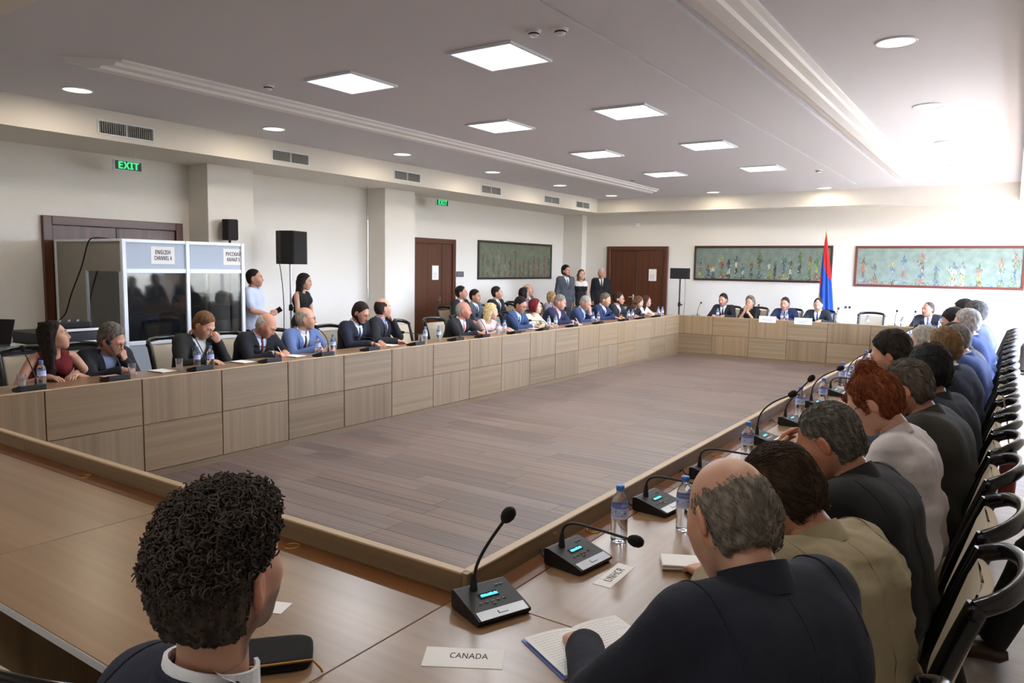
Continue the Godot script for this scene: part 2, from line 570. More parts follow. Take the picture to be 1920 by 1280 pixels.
func build_room() -> void:
	var T := 0.25
	var fl := struct("floor", bx(Vector3(XL - T, -0.2, ZF - T), Vector3(XR + T, 0, ZN + T), 0, 0), M.floor)
	# planks of the open space between the tables
	var rng := RandomNumberGenerator.new(); rng.seed = 5
	var pm := []
	for k in 6:
		pm.append(bx(Vector3(-0.65, 0, -0.094), Vector3(0.65, 0.008, 0.094), 0.0012, 0, Vector2(rng.randf() * 3, rng.randf() * 3)))
	var rows := 68
	for r in rows:
		var z := -1.78 - 0.19 * r - 0.08
		if z < -14.6: break
		var x := -5.66 + rng.randf_range(0.25, 1.2)
		var x0 := -5.66
		while x0 < -1.36:
			var x1 := minf(x, -1.35)
			var m: Mesh = pm[rng.randi() % 6]
			var len := x1 - x0
			var xf := Transform3D(Basis().scaled(Vector3(maxf(len - 0.002, 0.02) / 1.3, 1, 1)), Vector3((x0 + x1) / 2, 0.0, z))
			part("plank", m, [M.plank, M.plank_b, M.plank_c][rng.randi() % 3], fl, xf)
			x0 = x1; x += 1.3
			if -1.36 - x < 0.25 and x < -1.36: x = -1.36
	for z in [-7.72, -11.25, -14.41, -17.3]:  # slivers of sunlight across the aisle floor, put in as thin bright metal strips
		part("sun_sliver_strip", bx(Vector3(-0.46, 0, z - 0.018), Vector3(XR, 0.004, z + 0.018), 0.001), M.alu, fl)
	struct("ceiling", bx(Vector3(XL - T, HC, ZF - T), Vector3(XR + T, HC + 0.2, ZN + T)), M.ceil)
	struct("wall_far", bx(Vector3(XL - T, 0, ZF - T), Vector3(XR + T, HC, ZF)), M.wall)
	struct("wall_near", bx(Vector3(XL - T, 0, ZN), Vector3(XR + T, HC, ZN + T)), M.wall)
	struct("wall_left", bx(Vector3(XL - T, 0, ZF), Vector3(XL, HC, ZN)), M.wall)
	# window side: piers, sill and head around the openings
	var wr := MB.new()
	var wins := [[-17.0, -14.6], [-14.0, -11.6], [-11.0, -8.6]]
	var sill := 0.55
	var head := 3.05
	wr.box(Vector3(XR, 0, ZF), Vector3(XR + T, sill, ZN))
	wr.box(Vector3(XR, head, ZF), Vector3(XR + T, HC, ZN))
	var z0 := ZF
	for w in wins:
		wr.box(Vector3(XR, sill, z0), Vector3(XR + T, head, w[0]))
		z0 = w[1]
	wr.box(Vector3(XR, sill, z0), Vector3(XR + T, head, ZN))
	struct("wall_right", wr.mesh(), M.wall)
	for k in wins.size():
		var w: Array = wins[k]
		var ms := MB.new()
		var f := 0.06
		for zz in [w[0] + f / 2, (w[0] + w[1]) / 2, w[1] - f / 2]:
			ms.box(Vector3(XR + 0.09, sill, zz - f / 2), Vector3(XR + 0.15, head, zz + f / 2), 0.005)
		for yy in [sill + f / 2, 2.3, head - f / 2]:
			ms.box(Vector3(XR + 0.09, yy - f / 2, w[0]), Vector3(XR + 0.15, yy + f / 2, w[1]), 0.005)
		var wn := struct("window_%d" % (k + 1), ms.mesh(), M.white_metal)
		var mid: float = (w[0] + w[1]) / 2
		for q in [[w[0] + f, mid - f / 2], [mid + f / 2, w[1] - f]]:
			for yy in [[sill + f, 2.3 - f / 2], [2.3 + f / 2, head - f]]:
				part("pane", bx(Vector3(XR + 0.115, yy[0], q[0]), Vector3(XR + 0.121, yy[1], q[1])), M.pane, wn)
		part("window_sill", bx(Vector3(XR - 0.12, sill - 0.04, w[0] - 0.05), Vector3(XR + 0.09, sill, w[1] + 0.05), 0.008), M.white_metal, wn)
	# bulkheads round the ceiling
	# the bulkhead over the booth side is open behind each air grille
	var bh := MB.new()
	bh.box(Vector3(XL, HS, ZF), Vector3(-9.75, HC, ZN))
	bh.box(Vector3(-9.75, HS, ZF), Vector3(-8.95, 3.229, ZN))
	bh.box(Vector3(-9.75, 3.365, ZF), Vector3(-8.95, HC, ZN))
	var zb := ZN
	for gz in GRILLES:
		bh.box(Vector3(-9.75, 3.229, gz + 0.328), Vector3(-8.95, 3.365, zb))
		zb = gz - 0.328
	bh.box(Vector3(-9.75, 3.229, ZF), Vector3(-8.95, 3.365, zb))
	struct("trim_1", bh.mesh(), M.wall)
	struct("trim_2", bx(Vector3(-8.95, HS, ZF), Vector3(0.0, HC, -17.1)), M.wall)
	struct("trim_3", bx(Vector3(0.0, HS, ZF), Vector3(XR, HC, ZN)), M.wall)
	struct("trim_4", bx(Vector3(-8.95, HS, -2.03), Vector3(0.0, HC, ZN)), M.wall)
	# pillars against the walls
	var n := 5
	for p in [[XL, -9.72, -7.28, -6.5], [XL, -9.72, -10.98, -10.15], [XL, -9.62, ZF, -17.55], [XL, -9.72, -3.4, -2.6]]:
		struct("trim_%d" % n, bx(Vector3(p[0], 0, p[2]), Vector3(p[1], HS, p[3]), 0.004), M.wall); n += 1
	struct("trim_%d" % n, bx(Vector3(0.75, 0, ZF), Vector3(XR, HS, -17.2), 0.004), M.wall); n += 1
	# lowered middle field of the ceiling and the two stepped mouldings
	struct("trim_%d" % n, bx(Vector3(-6.2, HC - 0.03, -16.0), Vector3(-2.68, HC, -2.03), 0.002), M.ceil); n += 1
	struct("trim_%d" % n, bx(Vector3(-2.655, HC - 0.03, -16.0), Vector3(-1.95, HC, -2.03), 0.002), M.ceil); n += 1
	for s in [[-6.99, -6.58, 1.0], [-1.9, -1.5, -1.0]]:
		var mb := MB.new()
		var w: float = s[1] - s[0]
		# section: steps rising to a ridge, mitred at the ends
		var sec := [[0.0, 0.0], [0.0, 0.02], [0.1, 0.03], [0.13, 0.055], [0.32, 0.062], [0.36, 0.085], [0.6, 0.09], [0.64, 0.062], [0.86, 0.05], [0.9, 0.02], [1.0, 0.012], [1.0, 0.0]]
		for k in sec.size() - 1:
			var p: Array = sec[k]; var q: Array = sec[k + 1]
			var xa: float = s[1] - w * p[0]; var xb: float = s[1] - w * q[0]
			var ma: float = 0.35 * minf(p[0], 1.0); var mb2: float = 0.35 * minf(q[0], 1.0)
			mb.quad(Vector3(xa, HC - p[1], -3.6 + ma), Vector3(xb, HC - q[1], -3.6 + mb2), Vector3(xb, HC - q[1], -15.45), Vector3(xa, HC - p[1], -15.45))
			mb.quad(Vector3(xa, HC, -3.6 + ma), Vector3(xb, HC, -3.6 + mb2), Vector3(xb, HC - q[1], -3.6 + mb2), Vector3(xa, HC - p[1], -3.6 + ma))
			mb.quad(Vector3(xb, HC, -15.45), Vector3(xa, HC, -15.45), Vector3(xa, HC - p[1], -15.45), Vector3(xb, HC - q[1], -15.45))
		struct("trim_%d" % n, mb.mesh(), M.trim); n += 1
	# skirting boards
	struct("baseboard_far", bx(Vector3(-7.2, 0, ZF), Vector3(XR, 0.09, ZF + 0.015), 0.003), M.brown)
	struct("baseboard_pillar", bx(Vector3(0.73, 0, -17.2), Vector3(XR, 0.09, -17.185), 0.003), M.brown)
	struct("baseboard_left", bx(Vector3(XL, 0, -17.5), Vector3(XL + 0.015, 0.09, -12.85), 0.003), M.brown)
	door("door_1", Vector3(XL, 0, -5.415), PI / 2, 1.9, 2.3, 0.5)
	door("door_2", Vector3(XL, 0, -12.1), PI / 2, 1.42, 2.32, 0.28)
	door("door_3", Vector3(-8.11, 0, ZF), 0.0, 1.72, 2.33, 0.5)

# origin at the middle of the threshold, facing local +z
func door(called: String, where: Vector3, turn: float, w: float, hgt: float, split: float) -> void:
	var fr := MB.new()
	var t := 0.11
	fr.box(Vector3(-w / 2, 0, 0), Vector3(-w / 2 + t, hgt, 0.06), 0.006, 1)
	fr.box(Vector3(w / 2 - t, 0, 0), Vector3(w / 2, hgt, 0.06), 0.006, 1)
	fr.box(Vector3(-w / 2 + t, hgt - t, 0), Vector3(w / 2 - t, hgt, 0.06), 0.006, 0)
	var o := struct(called, fr.mesh(), M.brown, Transform3D(Basis(Vector3.UP, turn), where))
	var x0 := -w / 2 + t
	var x1 := w / 2 - t
	# the narrow leaf stands towards +z of the room on the side wall
	var xs := x0 + (x1 - x0) * (1.0 - split)
	for q in [[x0, xs - 0.004], [xs + 0.004, x1]]:
		part("door_leaf", bx(Vector3(q[0] + 0.003, 0.008, 0), Vector3(q[1], hgt - t - 0.004, 0.028), 0.004, 1, Vector2(q[0], 0.3)), M.brown, o)
	part("cover_strip", bx(Vector3(xs - 0.02, 0.01, 0.028), Vector3(xs + 0.02, hgt - t - 0.01, 0.038), 0.003, 1), M.brown_dark, o)
	var hb := MB.new()
	hb.tube([Vector3(xs - 0.07, 1.02, 0.02), Vector3(xs - 0.07, 1.02, 0.075), Vector3(xs - 0.19, 1.02, 0.075)], 0.009, 8)
	hb.box(Vector3(xs - 0.09, 0.93, 0.024), Vector3(xs - 0.05, 1.09, 0.034), 0.004)
	part("door_handle", hb.mesh(), M.chrome, o)

func build_lights() -> void:
	# eight square panels
	var k := 0
	for z in [-5.12, -7.6, -10.13, -12.78]:
		for x in [-5.34, -3.61]:
			var which: String = ["first", "second", "third", "last"][k / 2]
			var side: String = ["beside the lowered field's moulded edge", "towards the window bulkhead"][k % 2]
			var o := thing("ceiling_panel_light", "%s square ceiling panel light counted from the camera, in the row %s" % [which, ["nearer the exit signs", "nearer the windows"][k % 2]], "ceiling light", Vector3(x, HC - 0.03, z), 0.0, "square ceiling panel lights")
			k += 1
			var f := MB.new()
			for s in [-1.0, 1.0]:
				f.box(Vector3(s * 0.3 - 0.012, -0.022, -0.312), Vector3(s * 0.3 + 0.012, 0, 0.312), 0.002)
				f.box(Vector3(-0.288, -0.022, s * 0.3 - 0.012), Vector3(0.288, 0, s * 0.3 + 0.012), 0.002)
			part("frame", f.mesh(), M.white_metal, o)
			part("diffuser", bx(Vector3(-0.288, -0.018, -0.288), Vector3(0.288, 0, 0.288)), M.panel_glow, o)
			area(o, Vector3(0, -0.03, 0), 0.57, 0.57, PANEL_E, Color(0.96, 0.98, 1.0))
	# round downlights
	var ring := MB.new()
	ring.lathe([Vector2(0.15, 0.0), Vector2(0.15, -0.01), Vector2(0.135, -0.014), Vector2(0.132, 0.0)], 28)
	var disc := MB.new()
	disc.lathe([Vector2(0.001, 0.0), Vector2(0.132, 0.0), Vector2(0.132, -0.008), Vector2(0.001, -0.009)], 28)
	var rm := ring.mesh(); var dm := disc.mesh()
	var spots := []
	var word := ["first", "second", "third", "fourth", "fifth", "sixth"]
	for q in 6: spots.append([Vector3(-8.15, HC, -3.98 - 2.46 * q), "%s round downlight along the ceiling above the air grilles, counted from the camera" % word[q], Color(1, 0.93, 0.82)])
	for q in 5: spots.append([Vector3(-0.86, HC, -3.86 - 2.57 * q), "%s round downlight along the ceiling strip beside the windows" % word[q], Color(1, 0.97, 0.92)])
	# the camera's end of the room has the same lamps, over the frame and behind it
	for q in 3:
		spots.append([Vector3(-5.73 + 2.32 * q, HC, -2.55), "%s round downlight above the camera end's table run" % word[q], Color(1, 0.98, 0.96)])
		spots.append([Vector3(-5.73 + 2.32 * q, HS, 0.3), "%s round downlight in the low bulkhead over the camera" % word[q], Color(1, 0.98, 0.96)])
	spots.append([Vector3(-5.73, HC, -16.5), "round downlight above the far door end of the head table", Color(1, 0.93, 0.82)])
	spots.append([Vector3(-3.4, HC, -16.6), "round downlight above the tricolour flag", Color(1, 0.93, 0.82)])
	for s in spots:
		var o := thing("round_downlight", s[1], "ceiling light", s[0], 0.0, "round downlights")
		part("rim", rm, M.white_metal, o)
		part("diffuser", dm, M.down_glow, o)
		area(o, Vector3(0, -0.02, 0), 0.22, 0.22, DOWN_E, s[2])

# ---------------------------------------------------------------- the tables
# unit frame: x along the run, local +z is the side of the open floor, origin on the floor in the inner face
func table_unit(w: float, sd: int) -> Array:
	var rng := RandomNumberGenerator.new(); rng.seed = sd
	var out := []
	var g := 0.004
	out.append(["worktop", bx(Vector3(-w / 2 + 0.001, 0.722, -0.85), Vector3(w / 2 - 0.001, 0.75, -0.112), 0.002, 0, Vector2(rng.randf() * 4, rng.randf() * 4)), M.top])
	out.append(["cable_channel", bx(Vector3(-w / 2 + 0.001, 0.72, -0.11), Vector3(w / 2 - 0.001, 0.7495, -0.02), 0.002, 0, Vector2(rng.randf() * 4, rng.randf() * 4)), M.channel])
	out.append(["backing_board", bx(Vector3(-w / 2, 0.04, -0.02), Vector3(w / 2, 0.812, -0.004), 0.001, 0, Vector2(rng.randf(), rng.randf())), M.oak_b])
	out.append(["edge_cap", bx(Vector3(-w / 2 + 0.001, 0.812, -0.021), Vector3(w / 2 - 0.001, 0.82, 0.013), 0.002, 0), M.cap_edge])
	out.append(["edge_band", bx(Vector3(-w / 2 + 0.001, 0.724, -0.853), Vector3(w / 2 - 0.001, 0.7485, -0.8501), 0.001), M.alu])
	for c in 2:
		for r in 2:
			var x0 := -w / 2 + c * w / 2 + g
			var x1 := -w / 2 + (c + 1) * w / 2 - g
			var y0: float = [0.06, 0.447][r]; var y1: float = [0.44, 0.811][r]
			var up: bool = (c + r + sd) % 2 == 0
			out.append(["front_panel", bx(Vector3(x0, y0, -0.004), Vector3(x1, y1, 0.012), 0.002, 1 if up else 0, Vector2(rng.randf() * 5, rng.randf() * 5)), [M.oak, M.oak_b, M.oak_c][rng.randi() % 3]])
	out.append(["kick_plate", bx(Vector3(-w / 2 + 0.001, 0, -0.016), Vector3(w / 2 - 0.001, 0.055, 0.006), 0.001, 0, Vector2(rng.randf(), 0.2)), M.oak_b])
	for s in [-1.0, 1.0]:
		out.append(["end_panel", bx(Vector3(s * (w / 2 - 0.012) - 0.011, 0, -0.78), Vector3(s * (w / 2 - 0.012) + 0.011, 0.722, -0.02), 0.001, 1), M.oak_b])
	var gr := MB.new()
	gr.tube(ring_pts(Vector3(0, 0.7505, -0.065), 0.026), 0.0032, 6)
	out.append(["cable_grommet", gr.mesh(), M.brass])
	return out

func ring_pts(c: Vector3, r: float, n := 20) -> Array:
	var a := []
	for k in n + 1: a.append(c + Vector3(cos(TAU * k / n), 0, sin(TAU * k / n)) * r)
	return a

const IX0 := -5.68
const IX1 := -1.33
const IZ0 := -1.74
const IZ1 := -14.6

func build_tables() -> void:
	var nth := ["first", "second", "third", "fourth", "fifth", "sixth", "seventh", "eighth", "ninth"]
	var wl := (IZ0 - IZ1) / 9.0
	var ws := (IX1 - IX0) / 3.0
	var kinds := []
	for k in 3: kinds.append([table_unit(wl, 1 + 2 * k), table_unit(ws, 7 + 2 * k)])
	var put := func(parts: Array, where: Vector3, turn: float, label: String) -> void:
		var o := thing("conference_table", label, "table", where, turn, "oak conference table units")
		for p in parts: part(p[0], p[1], p[2], o)
	for k in 9:
		var z := IZ0 - wl * (k + 0.5)
		put.call(kinds[k % 3][0], Vector3(IX0, 0, z), PI / 2, "oak table unit, %s from the camera in the run facing the windows" % nth[k])
		put.call(kinds[(k + 1) % 3][0], Vector3(IX1, 0, z), -PI / 2, "oak table unit, %s from the camera in the run beside the windows" % nth[k])
	for k in 3:
		var x := IX1 - ws * (k + 0.5)
		put.call(kinds[k % 3][1], Vector3(x, 0, IZ0), PI, "oak table unit, %s from the curly haired man's corner along the camera's end" % nth[k])
		put.call(kinds[(k + 1) % 3][1], Vector3(x, 0, IZ1), 0.0, "oak table unit, %s from the windows under the head table delegates" % nth[k])
	var cn := [[IX1, IZ0, 1, 1, "square oak corner table with the CANADA card"], [IX0, IZ0, -1, 1, "square oak corner table beside the woman in red"], [IX1, IZ1, 1, -1, "square oak corner table between the head table and the window run"], [IX0, IZ1, -1, -1, "square oak corner table beside the head table's far speaker stand"]]
	for c in cn:
		var o := thing("corner_table", c[4], "table", Vector3(c[0], 0, c[1]), 0.0, "oak corner tables")
		var sx: float = c[2]; var sz: float = c[3]
		var e := Vector3(sx * 0.85, 0, sz * 0.85)
		part("worktop", bx(Vector3(minf(0, e.x), 0.722, minf(0, e.z)) + Vector3(0.001, 0, 0.001), Vector3(maxf(0, e.x), 0.75, maxf(0, e.z)) - Vector3(0.001, 0, 0.001), 0.002, 0, Vector2(1.3, 0.7)), M.top, o)
		part("corner_post", bx(Vector3(-0.01, 0, -0.01) + Vector3(sx, 0, sz) * 0.011, Vector3(0.01, 0.82, 0.01) + Vector3(sx, 0, sz) * 0.011, 0.002, 1), M.oak, o)
		for q in [Vector3(e.x - sx * 0.05, 0, e.z - sz * 0.05), Vector3(e.x - sx * 0.05, 0, sz * 0.08), Vector3(sx * 0.08, 0, e.z - sz * 0.05)]:
			part("leg", bx(q - Vector3(0.03, 0, 0.03), q + Vector3(0.03, 0.722, 0.03), 0.003, 1), M.oak_b, o)
		part("edge_band", bx(Vector3(minf(0, e.x), 0.724, e.z - 0.003 * (1 if sz < 0 else 0)), Vector3(maxf(0, e.x), 0.7485, e.z + 0.003 * (1 if sz > 0 else 0)), 0.001), M.alu, o)

# ---------------------------------------------------------------- furniture and objects
func smooth_pts(p: Array, n := 6) -> Array:
	var out := []
	for k in p.size() - 1:
		var a: Vector3 = p[maxi(k - 1, 0)]; var b: Vector3 = p[k]; var c: Vector3 = p[k + 1]; var d: Vector3 = p[mini(k + 2, p.size() - 1)]
		for q in n: out.append(b.cubic_interpolate(c, a, d, float(q) / n))
	out.append(p[-1])
	return out

# rounded cushion: super-ellipse sections stacked along y
func cushion(w: float, d: float, y0: float, y1: float, bend := 0.0) -> MB:
	var m := MB.new()
	var rings := []
	for q in [[0.93, 0.0], [0.99, 0.25], [1.0, 0.5], [0.985, 0.8], [0.93, 0.96], [0.8, 1.0]]:
		var ring := PackedVector3Array()
		for k in 28:
			var an := -TAU * k / 28
			var cx := signf(cos(an)) * pow(absf(cos(an)), 0.4)
			var cz := signf(sin(an)) * pow(absf(sin(an)), 0.4)
			ring.append(Vector3(cx * w / 2 * q[0], lerpf(y0, y1, q[1]), cz * d / 2 * q[0] + bend * cx * cx))
		rings.append(ring)
	m.loft(rings)
	return m

var chair_proto: Node3D
func make_chair(label: String, where: Vector3, turn: float, group: String) -> Node3D:
	if chair_proto: return copy_of(chair_proto, where, turn, label, group)
	var o := thing("conference_chair", label, "chair", where, turn, group)
	chair_proto = o
	part("seat", cushion(0.46, 0.46, 0.4, 0.465).mesh(), M.beige_cloth, o)
	var fr := MB.new()
	fr.box(Vector3(-0.235, 0.36, -0.225), Vector3(0.235, 0.4, 0.225), 0.008)
	part("seat_frame", fr.mesh(), M.black, o)
	# upholstered back, leaning
	var bk := MB.new()
	var rings := []
	for k in 9:
		var t := k / 8.0
		var y := lerpf(0.5, 0.89, t)
		var z := lerpf(0.225, 0.335, t)
		var th := 0.022 * (1.0 if k > 0 and k < 8 else 0.55)
		var ring := PackedVector3Array()
		for q in 20:
			var an := -TAU * q / 20
			var cx := signf(cos(an)) * pow(absf(cos(an)), 0.35)
			var cz := signf(sin(an)) * pow(absf(sin(an)), 0.6)
			ring.append(Vector3(cx * 0.205, y, z + cz * th + 0.03 * (1 - cx * cx)))
		rings.append(ring)
	bk.loft(rings)
	part("backrest", bk.mesh(), M.beige_cloth, o)
	for s in [-1.0, 1.0]:
		var m := MB.new()
		m.tube(smooth_pts([Vector3(s * 0.225, 0, 0.3), Vector3(s * 0.225, 0.25, 0.235), Vector3(s * 0.225, 0.46, 0.215), Vector3(s * 0.228, 0.7, 0.275), Vector3(s * 0.23, 0.91, 0.345)]), 0.021, 10, Color(-1, 0, 0), 1.35, Vector3.BACK)
		part("back_post", m.mesh(), M.black_gloss, o)
		m = MB.new()
		m.tube([Vector3(s * 0.22, 0, -0.21), Vector3(s * 0.215, 0.2, -0.2), Vector3(s * 0.215, 0.4, -0.195)], [0.014, 0.017, 0.02], 10)
		part("leg", m.mesh(), M.black_gloss, o)
		m = MB.new()
		m.lathe([Vector2(0.001, 0.0), Vector2(0.021, 0.0), Vector2(0.021, 0.006), Vector2(0.012, 0.009), Vector2(0.001, 0.009)], 14)
		part("bolt_cap", m.mesh(), M.black_gloss, o, Transform3D(Basis(Vector3(0, 0, 1), -s * PI / 2), Vector3(s * 0.249, 0.895, 0.34)))
	var cr := MB.new()
	cr.tube(smooth_pts([Vector3(-0.23, 0.9, 0.342), Vector3(-0.2, 0.93, 0.4), Vector3(-0.1, 0.945, 0.437), Vector3(0, 0.948, 0.446), Vector3(0.1, 0.945, 0.437), Vector3(0.2, 0.93, 0.4), Vector3(0.23, 0.9, 0.342)]), 0.02, 12, Color(-1, 0, 0), 1.3, Vector3.UP)
	part("crest_rail", cr.mesh(), M.black_gloss, o)
	return o

# ---------------------------------------------------------------- table microphones
var mic_meshes := {}
func make_mic(bent: int, label: String, where: Vector3, turn: float, group := "table microphones") -> Node3D:
	var o := thing("table_microphone", label, "microphone", where, turn, group)
	if mic_meshes.is_empty():
		var b := MB.new()
		# side outline (z, y) swept across x
		var prof := PackedVector2Array([Vector2(-0.075, 0.008), Vector2(-0.068, 0.0), Vector2(0.07, 0.0), Vector2(0.082, 0.012), Vector2(0.082, 0.02), Vector2(0.052, 0.03), Vector2(-0.06, 0.058), Vector2(-0.075, 0.054)])
		b.prism(prof, -0.088, 0.088, Transform3D(Basis(Vector3(0, 0, 1), Vector3(0, 1, 0), Vector3(-1, 0, 0)), Vector3.ZERO))
		mic_meshes.base = b.mesh()
		var top := Transform3D(Basis(Vector3.RIGHT, atan2(0.028, 0.112)), Vector3(0, 0.0445, -0.004))
		mic_meshes.top = top
		mic_meshes.strip = bx(Vector3(-0.08, -0.0005, -0.017), Vector3(0.08, 0.0015, 0.017), 0.0005)
		mic_meshes.display = bx(Vector3(-0.034, 0, -0.011), Vector3(0.03, 0.0012, 0.011), 0.0004)
		var dg := MB.new()
		var rng := RandomNumberGenerator.new(); rng.seed = 3
		var x := -0.028
		while x < 0.026:
			var w := rng.randf_range(0.002, 0.005)
			dg.box(Vector3(x, 0.0012, -0.006 + rng.randf_range(0, 0.004)), Vector3(x + w, 0.0016, 0.006))
			x += w + 0.0012
		mic_meshes.digits = dg.mesh()
		mic_meshes.button = bx(Vector3(-0.006, 0, -0.0022), Vector3(0.006, 0.002, 0.0022), 0.0008)
		var lg := MB.new()
		lg.box(Vector3(-0.016, 0.0015, -0.006), Vector3(-0.013, 0.002, 0.006))
		lg.box(Vector3(-0.016, 0.0015, 0.004), Vector3(0.016, 0.002, 0.0062))
		mic_meshes.logo = lg.mesh()
		var ball := MB.new()
		ball.lathe([Vector2(0.004, 0), Vector2(0.011, 0.004), Vector2(0.0165, 0.014), Vector2(0.0195, 0.028), Vector2(0.018, 0.042), Vector2(0.012, 0.052), Vector2(0.001, 0.056)], 18)
		mic_meshes.ball = ball.mesh()
		for k in 3:
			var paths: Array = [
				[Vector3(0, 0.05, 0), Vector3(0.004, 0.12, 0.006), Vector3(0.012, 0.2, 0.05), Vector3(0.02, 0.3, 0.13)],
				[Vector3(0, 0.05, 0), Vector3(0.0, 0.115, 0.004), Vector3(0.0, 0.145, 0.045), Vector3(0, 0.15, 0.13), Vector3(0, 0.15, 0.27)],
				[Vector3(0, 0.05, 0), Vector3(0.0, 0.16, 0.01), Vector3(0.0, 0.24, 0.07), Vector3(0, 0.3, 0.17)]][k]
			var pts := smooth_pts(paths, 7)
			var nk := MB.new()
			nk.tube(pts, 0.0048, 8)
			mic_meshes["neck%d" % k] = nk.mesh()
			var dir: Vector3 = (pts[-1] - pts[-3]).normalized()
			var side := dir.cross(Vector3.RIGHT).normalized()
			mic_meshes["tip%d" % k] = Transform3D(Basis(Vector3.RIGHT, dir, Vector3.RIGHT.cross(dir)), pts[-1] - dir * 0.006)
		var sl := MB.new()
		sl.lathe([Vector2(0.013, 0.0), Vector2(0.011, 0.02), Vector2(0.007, 0.055), Vector2(0.005, 0.058)], 12)
		mic_meshes.sleeve = sl.mesh()
		var cb := MB.new()
		cb.tube(smooth_pts([Vector3(-0.05, 0.012, -0.07), Vector3(-0.06, 0.01, -0.1), Vector3(-0.035, 0.02, -0.13), Vector3(-0.02, 0.004, -0.15)]), 0.003, 6)
		mic_meshes.cable = cb.mesh()
	part("base", mic_meshes.base, M.black, o)
	var t: Transform3D = mic_meshes.top
	part("front_strip", mic_meshes.strip, M.alu, o, Transform3D(Basis(Vector3.RIGHT, atan2(0.01, 0.03)), Vector3(0, 0.0256, 0.067)))
	part("emblem", mic_meshes.logo, M.black, o, Transform3D(Basis(Vector3.RIGHT, atan2(0.01, 0.03)), Vector3(0, 0.0256, 0.067)))
	var dp := part("display", mic_meshes.display, M.black_gloss, o, t * at(0, 0, -0.004))
	part("display_digits", mic_meshes.digits, M.cyan, dp)
	for k in 5: part("button", mic_meshes.button, M.chrome, o, t * at(-0.044 + k * 0.02, 0, 0.024))
	part("button", mic_meshes.button, M.chrome, o, t * at(-0.004, 0, 0.036))
	for k in 2: part("button", mic_meshes.button, M.grey_plastic, o, t * at(0.045 + k * 0.016, 0, -0.036))
	var root := at(-0.03, 0, -0.045)
	var nk := part("gooseneck", mic_meshes["neck%d" % bent], M.black, o, root)
	part("sleeve", mic_meshes.sleeve, M.black, nk, at(0, 0.045, 0))
	part("foam_windshield", mic_meshes.ball, M.foam, o, root * (mic_meshes["tip%d" % bent] as Transform3D))
	part("cable", mic_meshes.cable, M.rubber, o)
	return o

# ---------------------------------------------------------------- bottles and tumblers
var bottle_proto: Node3D
func make_bottle(label: String, where: Vector3, group: String) -> Node3D:
	if bottle_proto: return copy_of(bottle_proto, where, fmod(where.z * 7.0, TAU), label, group)
	var o := thing("water_bottle", label, "bottle", where, 0, group)
	bottle_proto = o
	var m := MB.new()
	var pr := [Vector2(0.001, 0.004), Vector2(0.018, 0.002), Vector2(0.026, 0.0), Vector2(0.0305, 0.006), Vector2(0.031, 0.014)]
	for k in 7:
		pr.append(Vector2(0.0296, 0.021 + k * 0.0085)); pr.append(Vector2(0.0312, 0.025 + k * 0.0085))
	pr.append_array([Vector2(0.031, 0.09), Vector2(0.031, 0.132), Vector2(0.0315, 0.14), Vector2(0.029, 0.155), Vector2(0.022, 0.17), Vector2(0.015, 0.182), Vector2(0.0125, 0.188), Vector2(0.0125, 0.2), Vector2(0.001, 0.2)])
	m.lathe(pr, 22)
	part("bottle_body", m.mesh(), M.water, o)
	var lb := MB.new()
	var segs := 24
	for q in segs:
		var a := TAU * q / segs; var b := TAU * (q + 1) / segs
		var p := Vector3(cos(a), 0, -sin(a)) * 0.0317; var r := Vector3(cos(b), 0, -sin(b)) * 0.0317
		var y0 := Vector3(0, 0.09, 0); var y1 := Vector3(0, 0.135, 0)
		lb.quad(p + y0, r + y0, r + y1, p + y1, Vector2(q * 1.0 / segs, 1), Vector2((q + 1.0) / segs, 1), Vector2((q + 1.0) / segs, 0), Vector2(q * 1.0 / segs, 0))
	part("printed_label", lb.mesh(), M.label, o)
	var cp := MB.new()
	cp.lathe([Vector2(0.0145, 0.191), Vector2(0.0155, 0.193), Vector2(0.0155, 0.208), Vector2(0.014, 0.211), Vector2(0.001, 0.211)], 20)
	part("cap", cp.mesh(), M.cap_blue, o)
	return o

var tumbler_proto: Node3D
func make_tumbler(label: String, where: Vector3, group: String) -> void:
	if tumbler_proto:
		copy_of(tumbler_proto, where, 0, label, group)
		return
	var o := thing("drinking_glass", label, "glass", where, 0, group)
	tumbler_proto = o
	var m := MB.new()
	m.lathe([Vector2(0.001, 0.0), Vector2(0.026, 0.0), Vector2(0.028, 0.004), Vector2(0.033, 0.115), Vector2(0.0315, 0.116), Vector2(0.0265, 0.016), Vector2(0.001, 0.014)], 24)
	part("tumbler", m.mesh(), M.glass, o)

# ---------------------------------------------------------------- lettering
func letters(text: String, size: float, depth: float, parent: Node, m: Material, xf: Transform3D, bold := true, called := "lettering", wide := 0.0) -> MeshInstance3D:
	var t := TextMesh.new()
	var f := SystemFont.new()
	f.font_names = PackedStringArray(["Droid Sans"])
	if bold: f.font_weight = 700
	t.font = f; t.text = text; t.font_size = 64; t.pixel_size = size / 64.0; t.depth = depth
	var o := part(called, t, m, parent, xf)
	if wide > 0.0:
		var w := t.get_aabb().size.x
		if w > 0.001: o.transform = xf * Transform3D(Basis().scaled(Vector3(wide / w, 1, 1)), Vector3.ZERO)
	return o

